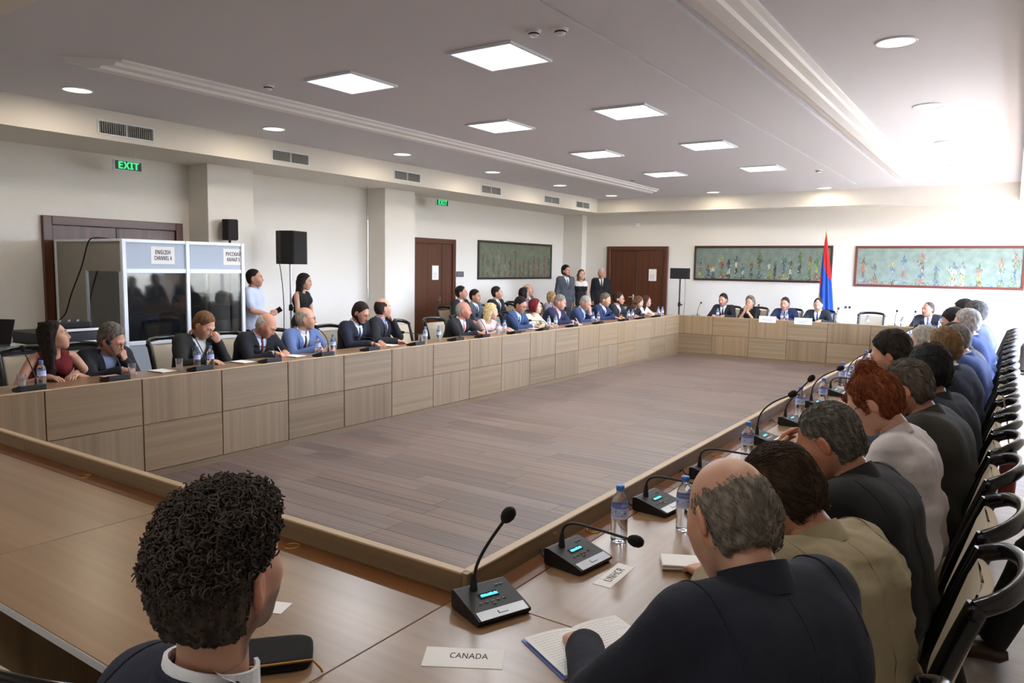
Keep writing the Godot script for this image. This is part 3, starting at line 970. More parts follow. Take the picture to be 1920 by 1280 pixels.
func scribble(w: int, h: int, sd: int, lines: int, ink: Color, paper: Color, margin := 0.1, top := 0.1) -> ImageTexture:
	var im := Image.create(w, h, false, Image.FORMAT_RGB8)
	im.fill(paper)
	var rng := RandomNumberGenerator.new(); rng.seed = sd
	for l in lines:
		var y := (top + (1.0 - top - 0.08) * l / lines) * h
		var x := margin * w
		var stop := w * rng.randf_range(0.6, 1.0 - margin)
		var ph := rng.randf() * 6
		while x < stop:
			var yy := int(y + sin(x * 0.9 + ph) * 1.6 + rng.randf_range(-1, 1))
			if fmod(x, 23.0) > 4.0 and yy > 0 and yy < h - 1: im.set_pixel(int(x), yy, ink.lerp(paper, rng.randf() * 0.5))
			x += 0.5
	return ImageTexture.create_from_image(im)

func flat_card(called: String, label: String, cat: String, where: Vector3, turn: float, w: float, d: float, th := 0.0012, group := "") -> Node3D:
	var o := thing(called, label, cat, where, turn, group)
	part("sheet", bx(Vector3(-w / 2, 0, -d / 2), Vector3(w / 2, th, d / 2), th * 0.3), M.paper, o)
	return o

func lay() -> Basis:
	return Basis(Vector3.RIGHT, -PI / 2)

# ---------------------------------------------------------------- pictures: loose figures in strokes on a grey-green ground
func picture(w: int, h: int, sd: int, ground: Color, cols: Array, n: int, rough: float) -> ImageTexture:
	var im := Image.create(w, h, false, Image.FORMAT_RGB8)
	var nz := noise(0.02, sd, 3)
	for y in h:
		for x in w:
			var a := nz.get_noise_2d(x, y) * 0.1
			im.set_pixel(x, y, ground.lightened(a) if a > 0 else ground.darkened(-a))
	var rng := RandomNumberGenerator.new(); rng.seed = sd
	for k in n:
		var cx := w * (k + 0.5 + rng.randf_range(-0.25, 0.25)) / n
		var hh := h * rng.randf_range(0.45, 0.92)
		var wd := w / float(n) * rng.randf_range(0.22, 0.42)
		var pal := [cols[rng.randi() % cols.size()], cols[rng.randi() % cols.size()], cols[rng.randi() % cols.size()], cols[rng.randi() % cols.size()]]
		for q in int(170 * rough):
			var t := rng.randf()
			# narrow at the waist, wider at hem and shoulders, a small head on top
			var spread := 0.25 + 0.75 * absf(cos(t * PI * 1.15)) if t < 0.85 else 0.22
			var px := cx + rng.randfn() * 0.45 * wd * spread
			var py := h * 0.97 - hh * t
			var col: Color = pal[int(t * 3.99)]
			if rng.randf() < 0.3: col = cols[rng.randi() % cols.size()]
			var sw := rng.randi_range(2, 6); var sh := rng.randi_range(6, 20)
			var sl := rng.randf_range(-0.4, 0.4)
			for yy in sh:
				var xx := int(px + yy * sl)
				var ww := maxi(1, int(sw * sin(PI * (yy + 0.5) / sh)))
				im.fill_rect(Rect2i(clampi(xx - ww / 2, 0, w - ww - 1), clampi(int(py) + yy, 0, h - 1), ww, 1), col.lerp(ground, rng.randf() * 0.4))
	for q in int(w * 0.25):
		var px := rng.randi_range(0, w - 8)
		im.fill_rect(Rect2i(px, h - rng.randi_range(4, 16), rng.randi_range(2, 8), rng.randi_range(1, 4)), cols[rng.randi() % cols.size()])
	return ImageTexture.create_from_image(im)

# local: centre of the picture on the wall, facing +z
func framed(label: String, where: Vector3, turn: float, w: float, h: float, tex: Texture2D, fm: Material) -> void:
	var o := thing("framed_painting", label, "painting", where, turn)
	var f := 0.05
	for s in [-1.0, 1.0]:
		part("frame_rail", bx(Vector3(-w / 2, s * (h / 2 - f / 2) - f / 2, 0), Vector3(w / 2, s * (h / 2 - f / 2) + f / 2, 0.04), 0.006), fm, o)
		part("frame_stile", bx(Vector3(s * (w / 2 - f / 2) - f / 2, -h / 2 + f, 0), Vector3(s * (w / 2 - f / 2) + f / 2, h / 2 - f, 0.04), 0.006), fm, o)
	var m := MB.new()
	var a := w / 2 - f; var b := h / 2 - f
	m.quad(Vector3(-a, -b, 0.015), Vector3(a, -b, 0.015), Vector3(a, b, 0.015), Vector3(-a, b, 0.015), Vector2(0, 1), Vector2(1, 1), Vector2(1, 0), Vector2(0, 0))
	m.box(Vector3(-a, -b, 0.002), Vector3(a, b, 0.0145))
	var cm := mat(Color.WHITE, 0.7)
	cm.albedo_texture = tex
	part("canvas", m.mesh(), cm, o)

func speaker_box(parent: Node, w: float, h: float, d: float, xf: Transform3D) -> void:
	var m := MB.new()
	var poly := PackedVector2Array([Vector2(-w / 2, d / 2), Vector2(-w / 2, -d * 0.1), Vector2(-w * 0.3, -d / 2), Vector2(w * 0.3, -d / 2), Vector2(w / 2, -d * 0.1), Vector2(w / 2, d / 2)])
	m.prism(poly, -h / 2, h / 2, Transform3D(Basis(Vector3.RIGHT, Vector3(0, 0, 1), Vector3(0, 1, 0)), Vector3.ZERO))
	part("cabinet", m.mesh(), M.black, parent, xf)
	part("grille", bx(Vector3(-w * 0.46, -h * 0.47, d / 2), Vector3(w * 0.46, h * 0.47, d / 2 + 0.012), 0.005), M.rubber, parent, xf)

func tripod(parent: Node, top: float, m: Material) -> void:
	var p := MB.new()
	p.tube([Vector3(0, 0.12, 0), Vector3(0, top, 0)], 0.0175, 10)
	part("pole", p.mesh(), m, parent)
	var c := MB.new()
	c.lathe([Vector2(0.03, 0.0), Vector2(0.034, 0.03), Vector2(0.028, 0.09), Vector2(0.02, 0.1)], 12)
	part("collar", c.mesh(), M.rubber, parent, at(0, top * 0.58, 0))
	var kb := MB.new()
	kb.tube([Vector3(0.02, 0, 0), Vector3(0.07, 0.01, 0)], [0.01, 0.018], 8)
	part("knob", kb.mesh(), M.rubber, parent, at(0, top * 0.6, 0))
	for k in 3:
		var a := TAU * k / 3 + 0.4
		var l := MB.new()
		l.tube([Vector3(0, 0.55, 0), Vector3(cos(a) * 0.5, 0.012, sin(a) * 0.5)], 0.011, 8)
		part("leg", l.mesh(), m, parent)

func build_things() -> void:
	M.foam = hexm("08080a", 0.95)
	M.cyan = glow(Color(0.25, 0.85, 1.0), 1.3)
	M.cap_blue = hexm("3f78c4", 0.4)
	var lab := Image.create(128, 48, false, Image.FORMAT_RGB8)
	lab.fill(Color("b4c2ea"))
	var rng := RandomNumberGenerator.new(); rng.seed = 9
	lab.fill_rect(Rect2i(0, 0, 128, 6), Color("6a7fc8")); lab.fill_rect(Rect2i(0, 40, 128, 8), Color("d7def2"))
	for k in 26:
		lab.fill_rect(Rect2i(rng.randi_range(0, 120), rng.randi_range(10, 32), rng.randi_range(2, 7), rng.randi_range(2, 6)), Color("5a6ab8") if rng.randf() < 0.6 else Color("e6ebf8"))
	M.label = mat(Color.WHITE, 0.4); M.label.albedo_texture = ImageTexture.create_from_image(lab)

	# framed pictures
	var cols := [Color("2c3a33"), Color("4d6a2e"), Color("8f9a37"), Color("8c4630"), Color("36506b"), Color("d3cfc0"), Color("1f2722"), Color("5c7f74")]
	framed("framed painting of green and yellow figures on the far wall behind the flag", Vector3(-4.97, 1.92, ZF), 0, 3.2, 0.84, picture(768, 200, 5, Color("6f7d74"), cols, 17, 1.3), M.brown_dark)
	framed("framed painting of sparse bright figures on the far wall nearest the windows", Vector3(-1.36, 1.89, ZF), 0, 3.1, 0.88, picture(768, 200, 8, Color("82938a"), [Color("b85a40"), Color("3f5f8c"), Color("d9d6c8"), Color("c9b34a"), Color("5b4a3c"), Color("4b6b5c"), Color("7d8fb0")], 11, 0.8), hexm("6b352c", 0.5))
	framed("framed painting of a dim procession on the wall beside the single door", Vector3(XL, 1.9, -15.29), PI / 2, 3.26, 0.9, picture(768, 220, 12, Color("646a58"), [Color("3a3a30"), Color("7b3d30"), Color("8b8a76"), Color("4b4f40"), Color("5a4636")], 14, 1.1), hexm("2e2a1e", 0.5))

	# exit signs hanging under the bulkhead
	for s in [[Vector3(-9.7, 2.98, -5.33), "green lit EXIT sign hanging above the double door behind the booth"], [Vector3(-9.7, 3.02, -11.77), "green lit EXIT sign hanging above the single door"]]:
		var o := thing("exit_sign", s[1], "exit sign", s[0], PI / 2, "exit signs")
		part("casing", bx(Vector3(-0.19, -0.07, -0.02), Vector3(0.19, 0.07, 0.018), 0.006), M.white_metal, o)
		part("sign_face", bx(Vector3(-0.175, -0.056, 0.018), Vector3(0.175, 0.056, 0.021), 0.001), M.sign_green, o)
		letters("EXIT", 0.125, 0.003, o, M.sign_glow, at(0, 0, 0.0225), true, "sign_lettering", 0.27)
		for k in [-0.1, 0.1]:
			var r := MB.new(); r.tube([Vector3(k, 0.07, 0), Vector3(k, HS - s[0].y, 0)], 0.004, 6)
			part("hanging_rod", r.mesh(), M.white_metal, o)
	# air grilles in the bulkhead
	var nth := ["first", "second", "third", "fourth", "fifth", "sixth"]
	for k in 6:
		var o := thing("air_grille", "%s slotted air grille in the bulkhead, counted from the camera" % nth[k], "vent", Vector3(-8.95, 3.297, GRILLES[k]), PI / 2, "air grilles in the bulkhead")
		var f := MB.new()
		for s in [-1.0, 1.0]:
			f.box(Vector3(-0.345, s * 0.078 - 0.01, 0), Vector3(0.345, s * 0.078 + 0.01, 0.014), 0.003)
			f.box(Vector3(s * 0.337 - 0.01, -0.068, 0), Vector3(s * 0.337 + 0.01, 0.068, 0.014), 0.003)
		f.box(Vector3(-0.006, -0.068, -0.01), Vector3(0.006, 0.068, 0.013), 0.001)
		part("frame", f.mesh(), M.white_metal, o)
		var v := MB.new()
		for q in 25:
			var x := -0.312 + q * 0.026
			v.box(Vector3(x - 0.0012, -0.068, -0.008), Vector3(x + 0.0012, 0.068, 0.01))
		var p := part("vanes", v.mesh(), M.grille, o)
		p.set_meta("kind", "stuff")
	# ceiling detectors
	var det := [[Vector3(-3.03, HC - 0.03, -4.72), 0.05, "flat round detector on the ceiling beside the nearest panel light"], [Vector3(-2.84, HC - 0.03, -4.78), 0.055, "smoke detector on the ceiling nearest the window moulding"], [Vector3(-6.15, HC - 0.03, -4.8), 0.055, "smoke detector on the ceiling near the long moulding's camera end"], [Vector3(-2.86, HC - 0.03, -13.46), 0.055, "small smoke detector on the far ceiling beside the last panel lights"], [Vector3(-6.35, HC, -13.6), 0.05, "small smoke detector at the far end of the booth side moulding"]]
	for d in det:
		var o := thing("smoke_detector", d[2], "detector", d[0], 0, "ceiling detectors")
		var b := MB.new()
		b.lathe([Vector2(0.001, -0.012), Vector2(d[1], -0.012), Vector2(d[1] * 1.05, 0.0)], 20)
		part("base", b.mesh(), M.white_metal, o)
		var h := MB.new()
		h.lathe([Vector2(0.001, -0.045), Vector2(d[1] * 0.5, -0.043), Vector2(d[1] * 0.75, -0.03), Vector2(d[1] * 0.8, -0.012)], 20)
		part("sensor_head", h.mesh(), M.white_metal, o)
		var s := MB.new()
		s.lathe([Vector2(d[1] * 0.77, -0.03), Vector2(d[1] * 0.81, -0.027), Vector2(d[1] * 0.81, -0.021), Vector2(d[1] * 0.77, -0.018)], 20)
		part("slots", s.mesh(), M.dark_slot, o)
	var wd := thing("wall_camera", "small white dome sensor high on the far wall above the far door", "sensor", Vector3(-8.13, 2.88, ZF))
	var wb := MB.new(); wb.lathe([Vector2(0.001, 0.0), Vector2(0.05, 0.0), Vector2(0.05, 0.03), Vector2(0.03, 0.035), Vector2(0.001, 0.035)], 18)
	part("bracket", wb.mesh(), M.white_metal, wd, Transform3D(Basis(Vector3.RIGHT, PI / 2), Vector3.ZERO))
	var wl := MB.new(); wl.lathe([Vector2(0.001, 0.0), Vector2(0.03, 0.012), Vector2(0.042, 0.04), Vector2(0.03, 0.068), Vector2(0.001, 0.08)], 18)
	part("dome", wl.mesh(), M.trim, wd, Transform3D(Basis(Vector3.RIGHT, PI / 2), Vector3(0, -0.01, 0.03)))
	var sk := thing("wall_socket", "white socket plate low on the far wall beside the flag", "socket", Vector3(-3.0, 0.98, ZF))
	part("plate", bx(Vector3(-0.08, -0.045, 0), Vector3(0.08, 0.045, 0.01), 0.003), M.white_metal, sk)
	for s in [-0.04, 0.04]:
		var r := MB.new(); r.lathe([Vector2(0.026, 0.0), Vector2(0.028, 0.004), Vector2(0.022, 0.004), Vector2(0.02, 0.0)], 16)
		part("outlet", r.mesh(), M.grey_plastic, sk, Transform3D(Basis(Vector3.RIGHT, PI / 2), Vector3(s, 0, 0.01)))
	# notices and plates beside the doors
	var no := scribble(64, 96, 4, 7, Color("8d93a5"), Color("eceae6"), 0.16, 0.5)
	var nm := mat(Color.WHITE, 0.8); nm.albedo_texture = no
	for s in [[Vector3(XL + 0.03, 1.6, -12.14), PI / 2, "white paper notice taped to the single door"], [Vector3(-7.66, 1.6, ZF + 0.031), 0.0, "white paper notice taped to the far double door"]]:
		var o := thing("door_notice", s[2], "notice", s[0], s[1], "paper notices on doors")
		var m := MB.new()
		m.box(Vector3(-0.105, -0.15, 0), Vector3(0.105, 0.15, 0.0015))
		m.quad(Vector3(-0.105, -0.15, 0.002), Vector3(0.105, -0.15, 0.002), Vector3(0.105, 0.15, 0.002), Vector3(-0.105, 0.15, 0.002), Vector2(0, 1), Vector2(1, 1), Vector2(1, 0), Vector2(0, 0))
		part("sheet", m.mesh(), nm, o)
	var pl := thing("room_plate", "dark plastic room plate on the wall beside the single door", "sign", Vector3(XL, 1.57, -13.02), PI / 2)
	part("plate", bx(Vector3(-0.13, -0.06, 0), Vector3(0.13, 0.06, 0.012), 0.003), hexm("4a4c50", 0.4), pl)
	for k in 4: part("print_line", bx(Vector3(-0.1, 0.035 - k * 0.022, 0.012), Vector3(0.1 - 0.02 * (k % 2), 0.043 - k * 0.022, 0.0125)), M.grey_plastic, pl)
	# hanging pull rod by the second pillar
	var pr := thing("blind_rod", "thin metal rod with a chain hanging beside the second pillar", "rod", Vector3(-9.74, 0, -9.72))
	var rb := MB.new(); rb.tube([Vector3(0, 1.0, 0), Vector3(0, 2.55, 0)], 0.012, 8)
	part("rod", rb.mesh(), M.chrome, pr)
	for k in 9:
		var c := MB.new(); c.tube(ring_pts(Vector3.ZERO, 0.013, 10), 0.004, 5)
		part("chain_link", c.mesh(), M.chrome, pr, Transform3D(Basis(Vector3.RIGHT, PI / 2) * Basis(Vector3(0, 0, 1), (PI / 2) * (k % 2)), Vector3(0, 2.57 + k * 0.03, 0)))
	var top_tube := MB.new(); top_tube.tube([Vector3(0, 2.84, 0), Vector3(0, HS, 0)], 0.003, 6)
	part("cord", top_tube.mesh(), M.grey_plastic, pr)

	build_booth()
	# loudspeakers
	var s1 := thing("loudspeaker", "big black loudspeaker on a stand beside the booth and the woman in black", "loudspeaker", Vector3(-9.35, 0, -7.66), PI / 2 + 0.35)
	tripod(s1, 1.74, M.alu); speaker_box(s1, 0.43, 0.51, 0.34, at(0, 1.99, 0))
	var wc := MB.new(); wc.tube(smooth_pts([Vector3(-0.2, 1.85, -0.1), Vector3(-0.24, 1.6, -0.02), Vector3(-0.24, 1.1, 0.02), Vector3(-0.3, 0.3, 0.05), Vector3(-0.3, 0.01, 0.1)]), 0.007, 6)
	part("cable", wc.mesh(), M.rubber, s1)
	var s2 := thing("loudspeaker", "small black loudspeaker on a thin stand before the far wall near the door", "loudspeaker", Vector3(-6.46, 0, -16.6), 0.25)
	tripod(s2, 1.54, M.black); speaker_box(s2, 0.44, 0.25, 0.26, at(0, 1.66, 0))
	var c2 := MB.new(); c2.tube(smooth_pts([Vector3(0.1, 1.55, -0.1), Vector3(0.12, 1.1, -0.05), Vector3(0.1, 0.5, -0.05), Vector3(0.14, 0.01, 0)]), 0.005, 6)
	part("cable", c2.mesh(), M.rubber, s2)
	var s3 := thing("loudspeaker", "dark loudspeaker on a stand standing behind the interpreter booth", "loudspeaker", Vector3(-9.55, 0, -6.73), PI / 2 + 1.0)
	tripod(s3, 2.08, M.black); speaker_box(s3, 0.26, 0.3, 0.2, at(0, 2.22, 0))
	# the flag
	build_flag()

func build_flag() -> void:
	var o := thing("flag", "red, blue and orange tricolour flag hanging on a pole behind the head table", "flag", Vector3(-3.3, 0, -16.6))
	var p := MB.new(); p.tube([Vector3(0, 0.03, 0), Vector3(0, 2.56, 0)], 0.013, 10)
	part("pole", p.mesh(), M.brass, o)
	var f := MB.new(); f.lathe([Vector2(0.008, 2.55), Vector2(0.02, 2.565), Vector2(0.016, 2.59), Vector2(0.006, 2.62), Vector2(0.001, 2.65)], 12)
	part("finial", f.mesh(), M.chrome, o)
	var b := MB.new(); b.lathe([Vector2(0.001, 0.0), Vector2(0.17, 0.0), Vector2(0.17, 0.02), Vector2(0.05, 0.045), Vector2(0.02, 0.1), Vector2(0.014, 0.12)], 20)
	part("stand", b.mesh(), M.brass, o)
	# gathered cloth: a cone of folds, the stripes running down in a slant
	var cm := [mat(Color("c81f1c"), 0.75), mat(Color("1f4fae"), 0.75), mat(Color("e08a2c"), 0.75)]
	var pieces := [MB.new(), MB.new(), MB.new()]
	var cols := 72; var rows := 40
	var pt := func(u: float, t: float) -> Vector3:
		var r := lerpf(0.012, 0.165, pow(t, 0.85))
		var an := u * TAU
		var fold := 1.0 + 0.28 * sin(an * 7.0 + t * 2.0) * smoothstep(0.05, 0.4, t) + 0.1 * sin(an * 13.0)
		return Vector3(cos(an) * r * fold * 0.95 + 0.07 * t, 2.52 - t * 1.95 + 0.03 * sin(an * 2), sin(an) * r * fold * 0.6)
	for k in rows:
		for q in cols:
			var u0 := float(q) / cols; var u1 := float(q + 1) / cols
			var t0 := float(k) / rows; var t1 := float(k + 1) / rows
			# front is u = 0.25; the slant follows the way the cloth hangs from its corner
			var a := cos((u0 - 0.06) * TAU)
			var s := (t0 + 0.5 / rows) - 0.17 * a
			var w := 0 if s < 0.3 else (1 if s < 0.74 else 2)
			if a < -0.55 and t0 > 0.42: w = 0 if t0 < 0.56 else 2
			pieces[w].quad(pt.call(u0, t1), pt.call(u0, t0), pt.call(u1, t0), pt.call(u1, t1))
	for w in 3: part(["red_stripe", "blue_stripe", "orange_stripe"][w], smoothed(pieces[w]).mesh(), cm[w], o)

# weld equal corners so that the surface shades smoothly
func smoothed(m: MB) -> MB:
	var out := MB.new()
	var ids := {}
	var map := PackedInt32Array(); map.resize(m.v.size())
	for k in m.v.size():
		var key := Vector3i((m.v[k] * 20000.0).round())
		if not ids.has(key):
			ids[key] = out.v.size(); out.v.append(m.v[k])
		map[k] = ids[key]
	out.n.resize(out.v.size())
	for t in range(0, m.i.size(), 3):
		var a := map[m.i[t]]; var b := map[m.i[t + 1]]; var d := map[m.i[t + 2]]
		if a == b or b == d or a == d: continue
		out.i.append_array(PackedInt32Array([a, b, d]))
		var nn := (out.v[d] - out.v[a]).cross(out.v[b] - out.v[a])
		out.n[a] += nn; out.n[b] += nn; out.n[d] += nn
	for k in out.n.size(): out.n[k] = out.n[k].normalized()
	return out

func build_booth() -> void:
	var o := thing("interpreter_booth", "white framed interpreter booth with smoked windows before the double door", "booth", Vector3(-8.5, 0, -5.39), PI / 2)
	# local: x along the front (towards +x = towards the camera end... -z of the room), front at z = 0, depth to -1.65
	var w := 1.64; var dp := 1.62; var hh := 2.0; var t := 0.05
	var posts := [Vector2(-w / 2 + t / 2, -t / 2), Vector2(0, -t / 2), Vector2(w / 2 - t / 2, -t / 2), Vector2(w / 2 - t / 2, -dp + t / 2), Vector2(-w / 2 + t / 2, -dp + t / 2)]
	for q in posts:
		part("post", bx(Vector3(q.x - t / 2, 0, q.y - t / 2), Vector3(q.x + t / 2, hh, q.y + t / 2), 0.006), M.white_metal, o)
	for y in [0.03, 0.78, 1.63, hh - 0.02]:
		var r := 0.04 if y > 1.9 else 0.05
		for q in [[-w / 2 + t, -t / 2], [t / 2, w / 2 - t]]:
			part("rail", bx(Vector3(q[0], y - r / 2, -0.045), Vector3(q[1], y + r / 2, -0.005), 0.004), M.white_metal, o)
	for q in [[-w / 2 + t, -t / 2], [t / 2, w / 2 - t]]:
		part("upper_panel", bx(Vector3(q[0], 1.655, -0.032), Vector3(q[1], hh - 0.04, -0.02)), M.booth_grey, o)
		part("window_pane", bx(Vector3(q[0], 0.805, -0.028), Vector3(q[1], 1.605, -0.022)), M.smoked, o)
		part("lower_panel", bx(Vector3(q[0], 0.055, -0.032), Vector3(q[1], 0.755, -0.02)), M.booth_grey, o)
	# camera side: panels, one with a window and a lit profile on each side
	for s in [-1.0, 1.0]:
		var x: float = s * (w / 2 - 0.02)
		part("side_panel", bx(Vector3(x - 0.008, 0.02, -dp + t), Vector3(x + 0.008, hh - 0.03, -0.86)), M.booth_side, o)
		part("side_panel", bx(Vector3(x - 0.008, 1.62, -0.86), Vector3(x + 0.008, hh - 0.03, -t)), M.booth_side, o)
		part("side_panel", bx(Vector3(x - 0.008, 0.02, -0.86), Vector3(x + 0.008, 0.8, -t)), M.booth_side, o)
		part("side_window", bx(Vector3(x - 0.003, 0.8, -0.83), Vector3(x + 0.003, 1.62, -0.1)), M.smoked, o)
		for z in [-0.845, -0.085]:
			part("window_profile", bx(Vector3(x - 0.014, 0.8, z - 0.02), Vector3(x + 0.014, 1.62, z + 0.02), 0.004), M.alu, o)
		part("top_rail", bx(Vector3(x - 0.02, hh - 0.03, -dp + t), Vector3(x + 0.02, hh, -t), 0.004), M.white_metal, o)
	part("back_panel", bx(Vector3(-w / 2 + t, 0.02, -dp + 0.02), Vector3(w / 2 - t, hh, -dp + 0.03)), M.booth_side, o)
	part("roof", bx(Vector3(-w / 2 + 0.01, hh - 0.012, -dp + 0.01), Vector3(w / 2 - 0.01, hh - 0.002, -0.05)), M.booth_side, o)
	part("desk", bx(Vector3(-w / 2 + t, 0.7, -0.55), Vector3(w / 2 - t, 0.73, -0.06), 0.004), M.white_metal, o)
	# printed sheets on the upper panels
	for s in [[-0.315, "ENGLISH", "CHANNEL 4", "white printed sheet reading ENGLISH CHANNEL 4 on the booth"], [0.66, "РУССКИЙ", "КАНАЛ 5", "white printed sheet in Cyrillic at the booth's far corner"]]:
		var n := thing("booth_notice", s[3], "notice", Vector3(-8.5 - 0.019, 1.82, -5.39 - s[0]), PI / 2, "booth notices")
		part("sheet", bx(Vector3(-0.15, -0.105, 0), Vector3(0.15, 0.105, 0.0015)), M.paper, n)
		letters(s[1], 0.07, 0.001, n, M.ink, at(0, 0.035, 0.002), true, "lettering", 0.19 if s[0] < 0 else 0.22)
		letters(s[2], 0.07, 0.001, n, M.ink, at(0, -0.035, 0.002), true, "lettering", 0.22 if s[0] < 0 else 0.19)
	# cable hung over the roof edge
	var c := thing("booth_cable", "black cable hanging from the booth roof down to the sound desk", "cable")
	var cb := MB.new()
	cb.tube(smooth_pts([Vector3(-9.0, 2.004, -4.7), Vector3(-9.08, 2.012, -4.56), Vector3(-9.14, 1.95, -4.51), Vector3(-9.27, 1.67, -4.49), Vector3(-9.5, 1.34, -4.47), Vector3(-9.62, 1.1, -4.45), Vector3(-9.74, 0.93, -4.4), Vector3(-9.7, 0.5, -4.36), Vector3(-9.6, 0.008, -4.3)]), 0.008, 7)
	part("cord", cb.mesh(), M.rubber, c)

# ---------------------------------------------------------------- people
var heads := {}
var hands := {}
var fold_noise: FastNoiseLite
var hair_noise: FastNoiseLite
var cloth_cache := {}
var cloth_tex: NoiseTexture2D
var skin_mat: StandardMaterial3D
var hair_mat: StandardMaterial3D
var eye_mat: StandardMaterial3D

func lin(h: String) -> Color:
	return Color(h).srgb_to_linear()

func cloth(h: String, rough := 0.88) -> StandardMaterial3D:
	if cloth_cache.has(h): return cloth_cache[h]
	if cloth_tex == null:
		cloth_tex = NoiseTexture2D.new()
		cloth_tex.width = 256; cloth_tex.height = 256; cloth_tex.seamless = true; cloth_tex.as_normal_map = true; cloth_tex.bump_strength = 5.0
		cloth_tex.noise = noise(0.12, 77)
	var m := hexm(h, rough)
	m.normal_enabled = true; m.normal_texture = cloth_tex; m.normal_scale = 0.3
	m.uv1_triplanar = true; m.uv1_scale = Vector3(9, 9, 9)
	m.rim_enabled = true; m.rim = 0.04
	cloth_cache[h] = m
	return m

# head frame: middle between the ears, face towards -z
func head_mesh(cell: float, female: bool) -> MB:
	var key := "%s%s" % [cell, female]
	if heads.has(key): return heads[key]
	var s := SD.new(Vector3(-0.11, -0.15, -0.14), Vector3(0.11, 0.14, 0.13), cell)
	s.ell(Vector3(0, 0.03, 0.014), Vector3(0.075, 0.09, 0.098), 0.02)
	s.ell(Vector3(0, -0.03, -0.026), Vector3(0.062, 0.08, 0.068), 0.04)
	var j := 0.9 if female else 1.0
	for q in [-1.0, 1.0]:
		s.cap(Vector3(q * 0.05 * j, -0.05, 0.008), Vector3(q * 0.018 * j, -0.098, -0.06), 0.023, 0.018 * j, 0.03)
		s.cap(Vector3(q * 0.046, -0.018, -0.05), Vector3(q * 0.034, -0.04, -0.062), 0.021, 0.02, 0.04)
		s.cap(Vector3(q * 0.038, 0.026, -0.076), Vector3(q * 0.01, 0.024, -0.086), 0.012, 0.012, 0.02)
	s.cap(Vector3(-0.012, -0.1, -0.068), Vector3(0.012, -0.1, -0.068), 0.018 * j, 0.018 * j, 0.025)
	s.cap(Vector3(-0.008, -0.062, -0.066), Vector3(0.008, -0.072, -0.066), 0.026, 0.024, 0.04)
	s.cap(Vector3(0, 0.016, -0.09), Vector3(0, -0.03, -0.111), 0.0075, 0.0125 * (0.88 if female else 1.0), 0.014)
	for q in [-1.0, 1.0]:
		s.cap(Vector3(q * 0.012, -0.036, -0.1), Vector3(q * 0.014, -0.034, -0.094), 0.009, 0.008, 0.008)
		s.ell(Vector3(q * 0.033, 0.004, -0.099), Vector3(0.02, 0.0135, 0.018), 0.012, true)
		# lids
		s.ell(Vector3(q * 0.0325, 0.0095, -0.0785), Vector3(0.0155, 0.0075, 0.0105), 0.004)
		s.ell(Vector3(q * 0.0325, -0.0075, -0.0785), Vector3(0.0145, 0.0055, 0.009), 0.005)
		# ear
		s.ell(Vector3(q * 0.079, -0.012, 0.014), Vector3(0.0095, 0.033, 0.019), 0.006, false, Basis(Vector3.UP, q * 0.35) * Basis(Vector3.RIGHT, -0.15))
		s.ell(Vector3(q * 0.09, -0.008, 0.01), Vector3(0.007, 0.019, 0.0105), 0.005, true, Basis(Vector3.UP, q * 0.35))
	s.cap(Vector3(-0.017, -0.0655, -0.0905), Vector3(0.017, -0.0655, -0.0905), 0.0045, 0.0045, 0.008)
	s.cap(Vector3(-0.014, -0.0755, -0.09), Vector3(0.014, -0.0755, -0.09), 0.006, 0.006, 0.008)
	s.cap(Vector3(-0.019, -0.0705, -0.0985), Vector3(0.019, -0.0705, -0.0985), 0.0018, 0.0018, 0.004, true)
	s.cap(Vector3(0, -0.06, 0.02), Vector3(0, -0.125, 0.03), 0.052 * j, 0.053 * j, 0.03)
	s.keep(Vector3.UP, Vector3(0, -0.135, 0))
	var m := s.net()
	for p in m.v:
		var lip := clampf(1.6 - Vector2(p.x / 0.02, (p.y + 0.0705) / 0.0085).length() * 1.2, 0, 1) if p.z < -0.08 else 0.0
		var stub := smoothstep(-0.03, -0.055, p.y - 0.25 * maxf(0.0, p.z)) * smoothstep(0.035, 0.015, p.z) * (1.0 - lip)
		if p.y > -0.05 and absf(p.x) < 0.03: stub = 0.0
		var red := clampf(1.0 - Vector2((absf(p.x) - 0.045) / 0.025, (p.y + 0.03) / 0.025).length(), 0, 1) if p.z < -0.03 else 0.0
		if absf(p.x) > 0.074 and p.z > -0.01: red = 1.0
		if p.z < -0.105: red = 0.8
		m.c.append(Color(lip, stub, red))
	heads[key] = m
	return m

